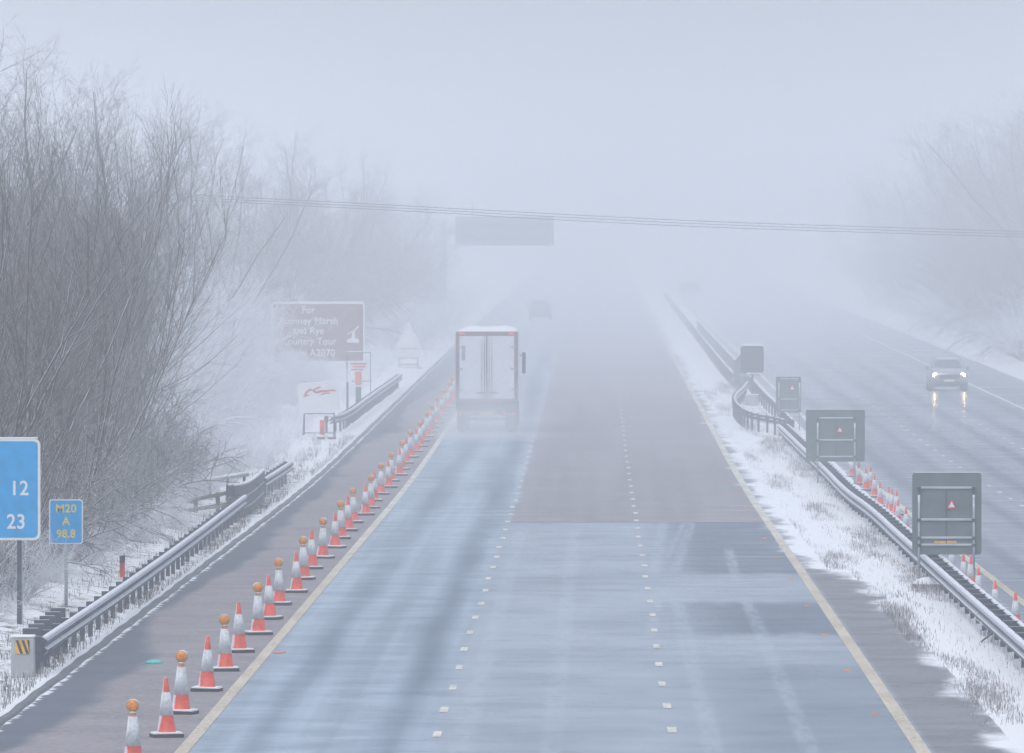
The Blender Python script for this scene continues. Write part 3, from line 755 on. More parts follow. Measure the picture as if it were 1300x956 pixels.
tag(b.build('fallen_branch', M['bark'], None, True), 'thin bare branch lying against the near median barrier', 'branch')

# ------------------------------------------------------------------ small rail fences behind the left barrier
t = thing('rail_fence', 'dark two-rail post fence in the undergrowth behind the left barrier', 'fence', (0, 0, 0))
s = 300
a0, a1 = at(215, s), at(289, s)
for px, tp in ((222, 0), (250, 0), (278, .12)):
    q = at(px, s+1); MB().quad_box(q-.06, q+.06, s-.05, s+.06, gz(q, s)-.1, gz(q, s)+.55+tp).build('post', M['timber'], t)
for z1, z2 in ((CAM-(641-HY)*s/F, CAM-(626-HY)*s/F), (CAM-(652-HY)*s/F, CAM-(640.5-HY)*s/F)):
    b = MB().loft([[(a0, s-.08, z1-.05), (a0, s-.03, z1-.05), (a0, s-.03, z1+.06), (a0, s-.08, z1+.06)], [(a1, s-.08, z2-.05), (a1, s-.03, z2-.05), (a1, s-.03, z2+.06), (a1, s-.08, z2+.06)]])
    b.build('rail', M['timber'], t)
s = 318
t = thing('guard_rail', 'low snow-capped rail slanting in from the trees behind the curved panel', 'rail', (0, 0, 0))
a0, a1 = at(262, s), at(316, s); z1, z2 = CAM-(611-HY)*s/F, CAM-(602-HY)*s/F
MB().tube([(a0, s, z1), ((a0+a1)/2, s, (z1+z2)/2+.02), (a1, s, z2)], .06, 8).build('rail', M['galv'], t, True)
MB().tube([(a0, s, z1+.05), ((a0+a1)/2, s, (z1+z2)/2+.07), (a1, s, z2+.05)], .045, 6).build('snow', M['snow'], t, True)
for q, zz in ((a0+.1, z1), ((a0+a1)/2, (z1+z2)/2), (a1-.15, z2)): MB().tube([(q, s+.05, gz(q, s)-.2), (q, s+.05, zz)], .045, 6).build('post', M['galv_dark'], t)
# reddish fence on the far right verge
t = thing('timber_fence', 'reddish snow-topped fence on the far right verge beyond the oncoming car', 'fence')
for i in range(28):
    yy = 560+i*3.6; xx = 24.6+.02*i
    MB().quad_box(xx-.06, xx+.06, yy-.06, yy+.06, gz(xx, yy)-.1, gz(xx, yy)+1.25).build('post', M['rustwood'], t)
b = MB()
for i in range(27):
    yy = 560+i*3.6; xx = 24.6+.02*i
    for zz in (.35, .7, 1.05): b.quad_box(xx-.10, xx-.065, yy, yy+3.55, gz(xx, yy)+zz-.1, gz(xx, yy)+zz+.14)
b.build('boards', M['rustwood'], t)

# ------------------------------------------------------------------ little things on the road
for i, s in enumerate((169.5, 187.6, 206, 223.6, 242.6, 261, 279, 297.5, 315, 333, 351)):
    x = 4.49
    b = MB().loft([[(-.06, -.05, 0), (.06, -.05, 0), (.06, .05, 0), (-.06, .05, 0)], [(-.045, -.03, .025), (.045, -.03, .025), (.045, .03, .025), (-.045, .03, .025)]])
    tag(b.build('road_stud', M['stud'], None, loc=(x, s, road_z(s)+.001)), f'small amber road stud beside the right edge line, {nth(i)} nearest', 'road stud', 'amber road studs by the right edge line')
x, s = G(195, 842)
b = MB().loft([[(.16*math.cos(a)*q, .5*math.sin(a)*q, zz) for a in [2*math.pi*j/10 for j in range(10)]] for q, zz in ((1, 0), (1.0, .02), (.7, .05), (.2, .06))])
tag(b.build('plastic_litter', M['teal'], None, True, (x, s, .001)), 'flattened teal plastic scrap lying on the hard shoulder', 'litter')
x, s = G(355, 829)
b = MB().loft([[(.10*math.cos(a)*q+.03*math.sin(3*a), .45*math.sin(a)*q, zz) for a in [2*math.pi*j/12 for j in range(12)]] for q, zz in ((1, .0), (1.0, .015), (.7, .02))])
tag(b.build('rusty_debris', M['stud'], None, False, (x, s, .001)), 'small rusty orange debris just right of the left edge line', 'debris')

# ------------------------------------------------------------------ lorry
s = 430; x = at(618, s)
t = thing('lorry', 'white box lorry seen from behind with snow on its roof', 'lorry', (x, s, road_z(s)+.002))
W = 1.27; zf, ztop = 1.28, 4.12; L = 13.4
MB().quad_box(-W+.02, W-.02, .06, L, zf+.02, ztop-.02).build('box_body', M['whitebox'], t, bevel=.03)
fr = MB().quad_box(-W, -W+.15, 0, .12, zf, ztop).quad_box(W-.15, W, 0, .12, zf, ztop).quad_box(-W+.15, W-.15, 0, .12, ztop-.17, ztop).quad_box(-W+.15, W-.15, 0, .12, zf, zf+.10)
fr.build('rear_frame', M['maroon'], t, bevel=.01)
for sx in (-1, 1):
    d = MB().quad_box(min(sx*.012, sx*(W-.155)), max(sx*.012, sx*(W-.155)), .015, .058, zf+.105, ztop-.175).build('door', M['whitebox'], t)
    for q in (.09, .20):
        MB().tube([(sx*q, -.005, zf+.12), (sx*q, -.005, ztop-.19)], .013, 8).build('lock_rod', M['galv_dark'] if q == .09 and sx < 0 else M['galv'], d, True)
    for zz in (1.75, 2.6, 3.5): MB().quad_box(min(sx*(W-.30), sx*(W-.06)), max(sx*(W-.30), sx*(W-.06)), -.012, .012, zz-.03, zz+.03).build('hinge', M['galv'], d)
    MB().quad_box(min(sx*.10, sx*.42), max(sx*.10, sx*.42), -.03, .01, 1.62, 1.66).build('handle', M['galv_dark'], d)
MB().quad_box(-.02, .02, .002, .014, zf+.11, ztop-.18).build('door_seal', M['trim'], t)
MB().quad_box(-1.02, -.88, .002, .0145, 2.95, 3.55).build('rubbed_patch', M['galv'], t)
for sx in (-1, 1):
    MB().quad_box(sx*1.0-.10, sx*1.0+.10, -.02, -.001, ztop-.12, ztop-.05).build('top_marker_lamp', M['redlens'], t)
MB().quad_box(-W, W, .05, .2, .95, 1.27).build('rear_crossmember', M['chassis'], t, bevel=.01)
MB().quad_box(-1.2, 1.2, -.02, .10, .50, .62).build('underrun_bar', M['chassis'], t, bevel=.01)
MB().quad_box(-.26, .26, -.03, .045, .72, .84).build('number_plate', M['haz_y'], t)
for sx in (-1, 1):
    lc = MB().quad_box(min(sx*.62, sx*1.2), max(sx*.62, sx*1.2), -.03, .045, .68, .86).build('lamp_cluster', M['chassis'], t, bevel=.01)
    for q in (.72, .9, 1.1):
        MB().quad_box(sx*q-.055, sx*q+.055, -.045, -.031, .72, .82).build('tail_lamp', M['redlens'] if q != .9 else M['galv'], lc)
    MB().quad_box(min(sx*.75, sx*1.22), max(sx*.75, sx*1.22), .5, .53, .18, .95).build('mudflap', M['rubber'], t)
MB().quad_box(-.45, .45, .4, L-1, .95, 1.27).build('chassis', M['chassis'], t)
MB().quad_box(-W+.02, -W+.06, 4.2, 9.5, .45, 1.2).quad_box(W-.06, W-.02, 4.2, 9.5, .45, 1.2).build('side_guard', M['chassis'], t)
def wheel(t, x, y, r=.50, w=.30, n=24):
    b = MB(); ring = lambda rr_, xx: [(xx, y+rr_*math.cos(2*math.pi*j/n), r+rr_*math.sin(2*math.pi*j/n)) for j in range(n)]
    b.loft([ring(r*.9, x-w/2), ring(r, x-w/2+.03), ring(r, x+w/2-.03), ring(r*.9, x+w/2)])
    o = b.build('wheel', M['rubber'], t, True)
    MB().loft([ring(r*.55, x-w/2-.01), ring(r*.55, x+w/2+.01)]).build('rim', M['galv'], o)
for yy in (1.3, 2.6, 3.9, L+.9, L+3.6):
    for sx in (-1, 1): wheel(t, sx*1.05, yy)
cab = MB()
prof = [(L+.55, .9), (L+.55, 3.1), (L+1.3, 3.75), (L+2.1, 3.65), (L+2.75, 3.0), (L+2.95, 1.9), (L+2.95, .5), (L+.7, .5)]
cab.loft([[(-1.22, a, c) for a, c in prof], [(1.22, a, c) for a, c in prof]]); cab.build('cab', M['whitebox'], t, bevel=.05)
MB().loft([[(-1.12, L+2.80, 2.95), (-1.12, L+2.99, 1.95), (-1.12, L+2.96, 1.95), (-1.12, L+2.7, 2.95)], [(1.12, L+2.80, 2.95), (1.12, L+2.99, 1.95), (1.12, L+2.96, 1.95), (1.12, L+2.7, 2.95)]]).build('windscreen', M['glass'], t)
for sx in (-1, 1):
    MB().quad_box(min(sx*1.33, sx*(1.42+.06*sx)), max(sx*1.33, sx*(1.42+.06*sx)), L+2.5, L+2.65, 2.25, 3.15).quad_box(min(sx*1.2, sx*1.36), max(sx*1.2, sx*1.36), L+2.55, L+2.6, 3.0, 3.05).build('mirror', M['trim'], t, bevel=.03)
sn = MB(); rr = random.Random(8); secs = []
for j in range(28):
    yy = .02+j*(L-.05)/27; ring = []
    for i in range(15):
        q = -W+.03+i*(2*W-.06)/14; e = min(1, min(i, 14-i)/2.0)*min(1, .5+j*.3)
        ring.append((q, yy, ztop+.02+e*(.05+.05*hnoise(q*3, yy*1.3)) + .06*sstep(1, 5, j)*e))
    ring += [(W-.03, yy, ztop-.015), (-W+.03, yy, ztop-.015)]
    secs.append(ring)
sn.loft(secs).build('roof_snow', M['snow'], t, True)

# ------------------------------------------------------------------ cars
def car(label, loc, rz, paint, lights, glow):
    t = thing('car', label, 'car', loc, rz)                   # front towards -y
    def ring(y, hw, z0, z1, z2, inset):
        return [(-hw*.94, y, z0), (-hw, y, z0+.15), (-hw, y, z1), (-hw*inset, y, z2), (0, y, z2+.03), (hw*inset, y, z2), (hw, y, z1), (hw, y, z0+.15), (hw*.94, y, z0), (0, y, z0-.01)]
    b = MB().loft([ring(-2.30, .74, .42, .66, .80, .9), ring(-2.18, .86, .30, .78, .95, .88), ring(-1.7, .93, .27, .86, 1.04, .88), ring(-1.0, .945, .26, .92, 1.10, .9), ring(0, .95, .26, .98, 1.12, .93), ring(1.5, .95, .26, 1.0, 1.14, .93), ring(2.2, .90, .30, .98, 1.12, .92), ring(2.36, .84, .42, .85, 1.05, .9)])
    b.build('body', paint, t, True)
    def cring(y, hw, hw2, z0, z1): return [(-hw, y, z0), (-hw*.97, y, (z0+z1)/2), (-hw2, y, z1-.05), (-hw2*.85, y, z1), (hw2*.85, y, z1), (hw2, y, z1-.05), (hw*.97, y, (z0+z1)/2), (hw, y, z0)]
    b = MB().loft([cring(-.95, .80, .78, 1.06, 1.12), cring(-.25, .84, .66, 1.08, 1.58), cring(.3, .85, .66, 1.08, 1.66), cring(1.5, .85, .65, 1.10, 1.66), cring(2.0, .82, .63, 1.10, 1.55), cring(2.3, .78, .68, 1.08, 1.2)])
    b.build('cabin', paint, t, True)
    b = MB(); P4 = [(-.70, -.90, 1.13), (.70, -.90, 1.13), (.585, -.30, 1.53), (-.585, -.30, 1.53)]
    b.loft([[(a, y-.035, z+.02) for a, y, z in P4], [(a, y-.005, z) for a, y, z in P4]]); b.build('windscreen', M['glass'], t)
    b = MB(); P4 = [(-.66, 2.26, 1.22), (.66, 2.26, 1.22), (.58, 2.03, 1.53), (-.58, 2.03, 1.53)]
    b.loft([[(a, y+.04, z) for a, y, z in P4], [(a, y+.01, z) for a, y, z in P4]]); b.build('rear_window', M['glass'], t)
    for sx in (-1, 1):
        P4 = [(.855, -.6, 1.14), (.86, 1.9, 1.14), (.70, 1.7, 1.52), (.70, -.05, 1.52)]
        b = MB().loft([[(sx*(a+.015), y, z) for a, y, z in P4], [(sx*(a-.02), y, z) for a, y, z in P4]]); b.build('side_window', M['glass'], t)
        MB().loft([[(sx*.93, -.62, 1.04), (sx*1.08, -.60, 1.05), (sx*1.08, -.60, 1.20), (sx*.95, -.62, 1.20)], [(sx*.93, -.45, 1.04), (sx*1.08, -.48, 1.05), (sx*1.08, -.48, 1.20), (sx*.95, -.45, 1.20)]]).build('mirror', M['trim'], t)
        for yy in (-1.45, 1.45): wheel(t, sx*.84, yy, .36, .24, 20)
        h = [(sx*(  .70)+.125*math.cos(a), .80+.085*math.sin(a)) for a in [2*math.pi*i/14 for i in range(14)]]
        MB().loft([[(a, -2.27, c) for a, c in h], [(a, -2.12, c) for a, c in h]]).build('headlight', lights, t)
        MB().tube([(sx*.62, -.1, 1.69), (sx*.62, 1.8, 1.69)], .02, 6).build('roof_rail', M['galv'], t)
        MB().quad_box(min(sx*.62, sx*.84), max(sx*.62, sx*.84), 2.30, 2.38, .85, 1.02).build('tail_lamp', glow, t)
    MB().plate(1.05, .20, -2.33, -2.2, .70, 0, .05).build('grille', M['trim'], t)
    MB().plate(1.35, .14, -2.34, -2.15, .42, 0, .04).build('lower_intake', M['trim'], t)
    MB().plate(.52, .11, -2.36, -2.335, .52, 0, .01).build('number_plate', M['signwhite'], t)
    MB().quad_box(-.80, .80, -2.28, 2.2, .20, .30).build('underbody', M['trim'], t)
    return t
x, s = G(1202, 495.5)
car('silver car with headlights lit driving towards the camera on the far carriageway', (x, s, road_z(s)+.002), R(1), M['carpaint'], M['headlight'], M['redlens'])
car('faint dark car almost lost in fog ahead of the lorry', (at(686, 880), 880, road_z(880)+.002), R(180), M['cardark'], M['glass'], M['maroon'])

# ------------------------------------------------------------------ cantilever message sign
s = 800; z0 = gz(-11.5, s)
t = thing('message_sign_gantry', 'dark overhead message sign on a cantilever arm, faint in the fog', 'gantry sign', (-11.5, s, z0))
xa, xb = at(578, s)+11.5, at(703, s)+11.5; zt, zb = zpix(275, s, z0), zpix(312, s, z0)
MB().quad_box(-.25, .25, .3, .8, -.3, zt-.3).build('mast', M['galv'], t, bevel=.03)
MB().quad_box(.25, xb-.5, .35, .7, (zt+zb)/2-.25, (zt+zb)/2+.25).build('arm', M['galv'], t, bevel=.03)
MB().plate(xb-xa, zt-zb, -.25, .3, (zt+zb)/2, (xa+xb)/2, .06).build('display', M['signback'], t)
for i in range(2): MB().quad_box(xa+.3, xb-.3, -.262, -.251, zb+.35+i*.85, zb+.85+i*.85).build('text_row', M['screen'], t)
MB().tube([(at(600, s)+11.5, 0, zt), (at(600, s)+11.5, 0, zt+1.2)], .05, 6).build('aerial', M['galv_dark'], t)

# ------------------------------------------------------------------ overhead cables
cab_pts = [(250, 249), (430, 257.5), (578, 265), (703, 271.5), (870, 279.5), (1000, 284), (1300, 292.5), (1500, 296)]
def interp(x):
    for (xa, ya), (xb, yb) in zip(cab_pts[:-1], cab_pts[1:]):
        if x <= xb: break
    return ya+(yb-ya)*(x-xa)/(xb-xa)
sw = 480
for i, lab in enumerate(('topmost of three thin dark cables strung across the motorway', 'middle of three thin dark cables strung across the motorway', 'lowest of three thin dark cables strung across the motorway')):
    P = []
    for j in range(60):
        xx = 200+j*22; yv = (interp(xx-40)+interp(xx)+interp(xx+40))/3 + i*(3.6 if xx > 600 else 3.2)
        P.append((at(xx, sw), sw+(xx-650)*.02, CAM+(HY-yv)*sw/F))
    tag(MB().tube(P, .015, 5).build('overhead_cable', M['cable'], None, True), lab, 'cable', 'overhead cables')

# ------------------------------------------------------------------ trees and bushes
def rand_perp(rng, d):
    a = d.cross(Vector((rng.gauss(0, 1), rng.gauss(0, 1), rng.gauss(0, 1))))
    if a.length < 1e-4: a = d.cross(Vector((1, 0, 0)))
    return a.normalized()
def grow(rng, p, d, L, r, lvl, P, thick, thin):
    nseg = (7, 5, 4, 3)[min(lvl, 3)]
    pts = [p.copy()]; dirs = [d.copy()]; q = p.copy(); dd = d.copy()
    for i in range(nseg):
        dd = (dd + rand_perp(rng, dd)*P['wig'] + Vector((0, 0, 1))*P['up'][lvl]).normalized()
        q = q+dd*(L/nseg); pts.append(q.copy()); dirs.append(dd.copy())
    rr = [r*(1-.75*i/nseg) for i in range(nseg+1)]; rr[-1] = max(.0018, r*.18)
    tgt = thick if lvl <= P.get('thicklvl', 0) else thin
    tgt.tube(pts, rr, (6, 4, 3, 3)[min(lvl, 3)], 0, False)
    if lvl >= P['levels']:
        if P.get('keys', 0) and rng.random() < P['keys']:
            e = pts[-1-rng.randint(0, 1)]
            for _ in range(4):
                o = Vector((rng.gauss(0, .03), rng.gauss(0, .03), -.03)); thin.tube([e+o, e+o+Vector((rng.gauss(0, .02), rng.gauss(0, .02), -.07))], [.006, .012], 3, 1, False)
        return
    n = P['n'][lvl]
    t0 = P['t0'][lvl]
    for i in range(n):
        t = t0+(1-t0)*((i+rng.random())/n)
        f = t*nseg; i0 = min(nseg-1, int(f)); pp = pts[i0].lerp(pts[i0+1], f-i0); bd = dirs[i0]
        ang = R(rng.uniform(*P['ang'][lvl])); ax = rand_perp(rng, bd)
        nd = Quaternion(ax, ang) @ bd
        grow(rng, pp, nd, L*P['len'][lvl]*rng.uniform(.65, 1.2)*(1.15-.6*t), max(.003, r*P['rad'][lvl]*(1-.55*t)), lvl+1, P, thick, thin)
def tree_mesh(seed, H, P, stems, name_mats, base_spread=.3, lean=.25):
    rng = random.Random(seed); a, c = MB(), MB()
    for i in range(stems):
        az = 2*math.pi*(i+rng.random()*.7)/stems; ln = lean*rng.uniform(.3, 1.3)
        d = Vector((math.cos(az)*ln, math.sin(az)*ln, 1)).normalized()
        p = Vector((math.cos(az)*base_spread*rng.random(), math.sin(az)*base_spread*rng.random(), -.15))
        grow(rng, p, d, H*rng.uniform(.72, 1.0), P['r0']*rng.uniform(.7, 1.1), 0, P, a, c)
    return a, c
PN = dict(levels=3, n=(13, 7, 5), t0=(.10, .12, .1), ang=((20, 52), (20, 52), (18, 55)), len=(.42, .50, .44), rad=(.50, .45, .55), up=(.03, .11, .10, .07), wig=.11, r0=.050, keys=.0)
PB = dict(levels=3, n=(24, 10, 6), t0=(.10, .1, .1), ang=((28, 62), (25, 60), (20, 60)), len=(.30, .50, .5), rad=(.24, .40, .6), up=(.03, .06, .04, .0), wig=.12, r0=.085)
def make_tree(name, lab, cat, a, c, ma, mc, group):
    t = thing(name, lab, cat, group=group)
    a.build('trunk', ma, t, True); c.build('crown', mc, t, True); return t
near = []
for i in range(4):
    a, c = tree_mesh(10+i, 12.0, PN, 7, None, .6, .27)
    near.append(make_tree('bare_tree', '', 'tree', a, c, M['bark'], [M['barktop'], M['keys']], 'bare multi-stemmed trees of the near left thicket'))
tall = []
for i in range(3):
    a, c = tree_mesh(30+i, 14.0, PB, 4, None, .5, .30)
    tall.append(make_tree('tall_bare_tree', '', 'tree', a, c, M['barkfar'], [M['barkfar'], M['keys']], 'tall bare trees behind the left verge'))
PS = dict(levels=2, n=(8, 7), t0=(.15, .1), ang=((25, 65), (25, 65)), len=(.5, .5), rad=(.6, .75), up=(-.05, -.07, -.08), wig=.16, r0=.016, thicklvl=-1)
rtrees = []
PR = dict(levels=3, n=(26, 11, 7), t0=(.06, .1, .1), ang=((30, 70), (25, 60), (20, 60)), len=(.34, .50, .5), rad=(.26, .40, .6), up=(.03, .05, .03, .0), wig=.12, r0=.10)
for i in range(2):
    a, c = tree_mesh(70+i, 14.0, PR, 5, None, .6, .34)
    rtrees.append(make_tree('roadside_tree', '', 'tree', a, c, M['bark'], [M['barktop'], M['keys']], 'foggy bare trees on the right verge'))
bushes = []
for i in range(3):
    rng = random.Random(50+i); a, c = MB(), MB()
    for j in range(34):
        az = rng.uniform(0, 2*math.pi); ln = rng.uniform(.2, 1.3); rr_ = rng.uniform(0, .7)
        grow(rng, Vector((math.cos(az)*rr_, math.sin(az)*rr_, -.1)), Vector((math.cos(az)*ln, math.sin(az)*ln, 1)).normalized(), rng.uniform(1.6, 2.9), .024, 0, PS, a, c)
    t = thing('snowy_bush', '', 'bush', group='snow-laden bushes'); c.build('branches', M['barksnow'], t, True); bushes.append(t)
thick = []
for i in range(2):
    me = bushes[i].children[0].data.copy(); me.materials.clear(); me.materials.append(M['bark'])
    t = thing('thicket_bush', '', 'bush', group='dark bare bushes'); link('branches', me, t); thick.append(t)
used = set()
def place(src, loc, rz, lab, scale, group=None):
    key = src.name
    if key not in used:
        used.add(key); src.location = loc; src.rotation_euler = (0, 0, rz); src['label'] = lab; src.scale = scale
        if group: src['group'] = group
        return src
    return dup(src, loc, rz, lab, group, scale)
rr = random.Random(77)
# near thicket: front row, middle row, back row
front = [(-12.6, 214), (-13.4, 222), (-12.7, 232), (-13.6, 241), (-12.7, 251), (-13.3, 262), (-13.2, 272), (-13.8, 283), (-13.7, 294), (-14.5, 306), (-14.6, 318), (-15.4, 331), (-15.7, 344), (-16.6, 357)]
for i, (x, s) in enumerate(front):
    q = rr.uniform(.74, .86)
    place(near[i % 4], (x, s, gz(x, s)), rr.uniform(0, 6.28), f'bare many-stemmed tree, {nth(i)} nearest in the front row of the left thicket', (q, q, q*rr.uniform(.9, 1.05)))
mid = [(-15.2-max(0, i-4)*.42+rr.uniform(-.8, .8), 218+i*16.5) for i in range(9)]
for i, (x, s) in enumerate(mid):
    q = rr.uniform(.80, .95)
    place(near[(i+2) % 4], (x, s, gz(x, s)), rr.uniform(0, 6.28), f'bare many-stemmed tree, {nth(i)} nearest in the middle row of the left thicket', (q, q, q))
back = [(-19.0+rr.uniform(-1.5, 1.5), 250+i*24) for i in range(6)]
for i, (x, s) in enumerate(back):
    q = rr.uniform(.85, 1.0)
    place(near[(i+1) % 4], (x, s, gz(x, s)), rr.uniform(0, 6.28), f'bare many-stemmed tree, {nth(i)} nearest in the back row of the left thicket', (q, q, q))
# taller trees behind, thinning into the fog
tl = [(-17.5, 300), (-18.8, 372), (-20, 352), (-18.9, 395), (-18.0, 420), (-20.5, 440), (-18.0, 462), (-19.8, 482), (-18.0, 503), (-21, 522), (-18.6, 545), (-20.5, 565), (-17.6, 590), (-19.2, 606), (-17.0, 622), (-18.4, 640), (-16.0, 655),
      (-17.6, 672), (-15.4, 690), (-18, 705), (-14.6, 722), (-16.5, 740), (-14.2, 760), (-16, 780), (-13.8, 800), (-15.5, 825), (-13.6, 850), (-15, 880), (-13.6, 915), (-14.6, 960)]
for i, (x, s) in enumerate(tl):
    q = rr.uniform(.90, 1.08)
    if s > 380: q *= .90
    if s > 640: q *= 1-.25*sstep(640, 850, s)
    place(tall[i % 3], (x, s, gz(x, s)-.1), rr.uniform(0, 6.28), f'tall slender bare tree fading into fog, {nth(i)} nearest behind the left verge', (q*1.1, q*1.1, q), 'tall bare trees behind the left verge')
# right side woodland
rl = [(34.0, 655), (36, 690), (33.6, 722), (35.5, 750), (33, 785), (34, 820), (32.5, 860), (31.5, 610), (29.2, 628), (32.5, 640), (28.6, 652), (31.0, 664), (28.6, 678), (30.6, 690), (27.6, 704), (30.0, 716), (27.4, 730), (29.5, 744), (27.0, 760), (29.0, 776), (26.8, 794), (28.8, 812), (26.8, 832), (29, 855), (26.8, 880), (28.5, 910), (26.8, 945), (27.6, 990), (27.2, 1040)]
for i, (x, s) in enumerate(rl):
    q = rr.uniform(1.02, 1.15) if s < 760 else rr.uniform(.8, .95)
    place(rtrees[i % 2], (x, s, gz(x, s)-.1), rr.uniform(0, 6.28), f'foggy bare tree on the right verge, {nth(i)} nearest beyond the oncoming car', (q*1.15, q*1.15, q), 'foggy bare trees on the right verge')
# bushes
bl = []
for i in range(13): bl.append((-12.0+rr.uniform(-.5, .4), 205+i*13+rr.uniform(-3, 3), rr.uniform(.42, .62), 'low frosted bush under the near left trees, {} nearest'))
for i in range(34):
    s = 362+i*5+rr.uniform(-3, 3); bl.append((-13.3-rr.uniform(0, 2.4), s, rr.uniform(.5, .8), 'snow-laden bush on the left bank beyond the thicket, {} nearest'))
for i in range(15):
    s = 380+i*14+rr.uniform(-3, 3); bl.append((-17.3-rr.uniform(0, 1.5), s, rr.uniform(1.3, 2.0), 'big snow-laden bush higher up the left bank, {} nearest'))
for i in range(10):
    s = 650+i*30; bl.append((-12.8+rr.uniform(-.6, .6), s, rr.uniform(1.1, 1.7), 'faint snowy bush on the distant left verge, {} nearest'))
for i in range(12):
    s = 585+i*34; bl.append((26.0+rr.uniform(-.4, .8), s, rr.uniform(1.0, 1.7), 'faint snowy bush on the right verge below the trees, {} nearest'))
cnt = {}
for i, (x, s, q, lab) in enumerate(bl):
    k_ = cnt.get(lab, 0); cnt[lab] = k_+1
    if x < -12.5 and 360 < s < 560 and q > .8: x = min(x, -.0291*s-3.2*q)
    place(bushes[i % 3], (x, s, gz(x, s)-.05), rr.uniform(0, 6.28), lab.format(nth(k_)), (q, q, q*rr.uniform(.8, 1.1)), 'snow-laden bushes')
db = []
for i in range(9):
    s = 236+i*11+rr.uniform(-3, 3); db.append((-13.4-rr.uniform(0, 1.2), s, 1.25, 1.35, 'dark bare bush filling the foot of the near left thicket, {} nearest'))
for i in range(14):
    s = 575+i*17; db.append((-18.5+.012*(s-575)-rr.uniform(0, 1.5), s, 2.6, 3.2, 'large misty bush among the distant left trees, {} nearest'))
for i in range(12):
    s = 628+i*16; db.append((28.8-rr.uniform(0, 1.0), s, 2.4, 3.6, 'large misty bush under the right-hand trees, {} nearest'))
wb = [(-15.0, 372, 1.25, 2.3), (-14.7, 384, 1.1, 1.9), (-15.6, 394, 1.4, 2.3), (-15.0, 408, 1.2, 1.9), (-16.3, 420, 1.5, 2.3), (-15.8, 436, 1.25, 1.8), (-17.6, 455, 1.6, 2.3), (-17.0, 474, 1.3, 1.9), (-18.3, 495, 1.5, 2.2), (-18.2, 516, 1.35, 2.0), (-19.6, 535, 1.5, 2.3), (-18.6, 398, 1.9, 3.0), (-20, 440, 2.0, 3.0), (-21, 490, 2.0, 3.0)]
for i, (x, s, q, qz) in enumerate(wb):
    place(bushes[i % 3], (x, s, gz(x, s)-.1), rr.uniform(0, 6.28), f'tall snow-plastered bush left of the brown sign, {nth(i)} nearest', (q, q, qz), 'snow-laden bushes')
cnt2 = {}
for i, (x, s, q, qz, lab) in enumerate(db):
    k_ = cnt2.get(lab, 0); cnt2[lab] = k_+1
    place(thick[i % 2], (x, s, gz(x, s)-.1), rr.uniform(0, 6.28), lab.format(nth(k_)), (q, q, qz), 'dark bare bushes')

# grass, stalks and undergrowth (nobody could count them)
def stalks(name, label, mat, n, fx, fy, fh, seed, keep=None, r=.0035, bend=.35):
    rng = random.Random(seed); b = MB(); c = 0
    while c < n:
        y = fy(rng); x = fx(rng, y)
        c += 1
        if keep and not keep(x, y, rng): continue
        h = fh(rng, x, y); z = gz(x, y)-.02
        az = rng.uniform(0, 6.28); l = h*bend*rng.random()
        mx, my = math.cos(az)*l, math.sin(az)*l
        w = r*rng.uniform(.7, 1.4); a2 = rng.uniform(0, 3.14); wx, wy = math.cos(a2)*w, math.sin(a2)*w
        base = len(b.v)
        b.v += [(x-wx, y-wy, z), (x+wx, y+wy, z), (x+mx*.4-wx*.8, y+my*.4-wy*.8, z+h*.6), (x+mx*.4+wx*.8, y+my*.4+wy*.8, z+h*.6), (x+mx, y+my, z+h*(1-.3*rng.random()*bend))]
        b.f += [(base, base+1, base+3, base+2), (base+2, base+3, base+4)]; b.mi += [0, 0]
    o = b.build(name, mat); tag(o, label, 'vegetation', kind='stuff'); return o
def clump(x, y): return 1.1*hnoise(x*2.6+4, y*.17)+.5*hnoise(x*1.1, y*.05+3)
stalks('verge_grass', 'frosted dry grass stalks in the central reserve', M['stalk'], 56000, lambda r, y: r.uniform(6.0 if y < 250 else 5.5, 8.1) if y < 420 else r.uniform(5.4, 8.2),
       lambda r: 165*math.exp(r.random()*math.log(560/165)), lambda r, x, y: r.uniform(.06, .20)*(1.5 if clump(x, y) > .55 else .8), 5,
       lambda x, y, r: clump(x, y) > .12+r.uniform(-.3, .3) and not (x > 7.55 and r.random() < .6) or r.random() < .05, r=.0045)
stalks('verge_grass', 'frosted grass and weeds along the near left barrier', M['stalkdark'], 20000, lambda r, y: -9.5-abs(r.gauss(0, 1.0)),
       lambda r: 160*math.exp(r.random()*math.log(420/160)), lambda r, x, y: r.uniform(.05, .22), 6, lambda x, y, r: clump(x*1.5, y) > -.1+r.uniform(-.5, .3), r=.005)
stalks('undergrowth', 'tangled dry undergrowth beneath the near left trees', M['stalkdark'], 70000, lambda r, y: -12.2-max(0, y-280)*.010-abs(r.gauss(0, 2.2)),
       lambda r: 185*math.exp(r.random()*math.log(350/185)), lambda r, x, y: r.uniform(.3, 1.5), 7, lambda x, y, r: True, r=.006, bend=1.1)
stalks('bank_vegetation', 'snowy weeds poking through the left bank snow', M['barksnow'], 26000, lambda r, y: -11.4-abs(r.gauss(0, 2.2)),
       lambda r: r.uniform(365, 640), lambda r, x, y: r.uniform(.15, .9), 8, lambda x, y, r: clump(x, y) > -.3, r=.006, bend=.9)

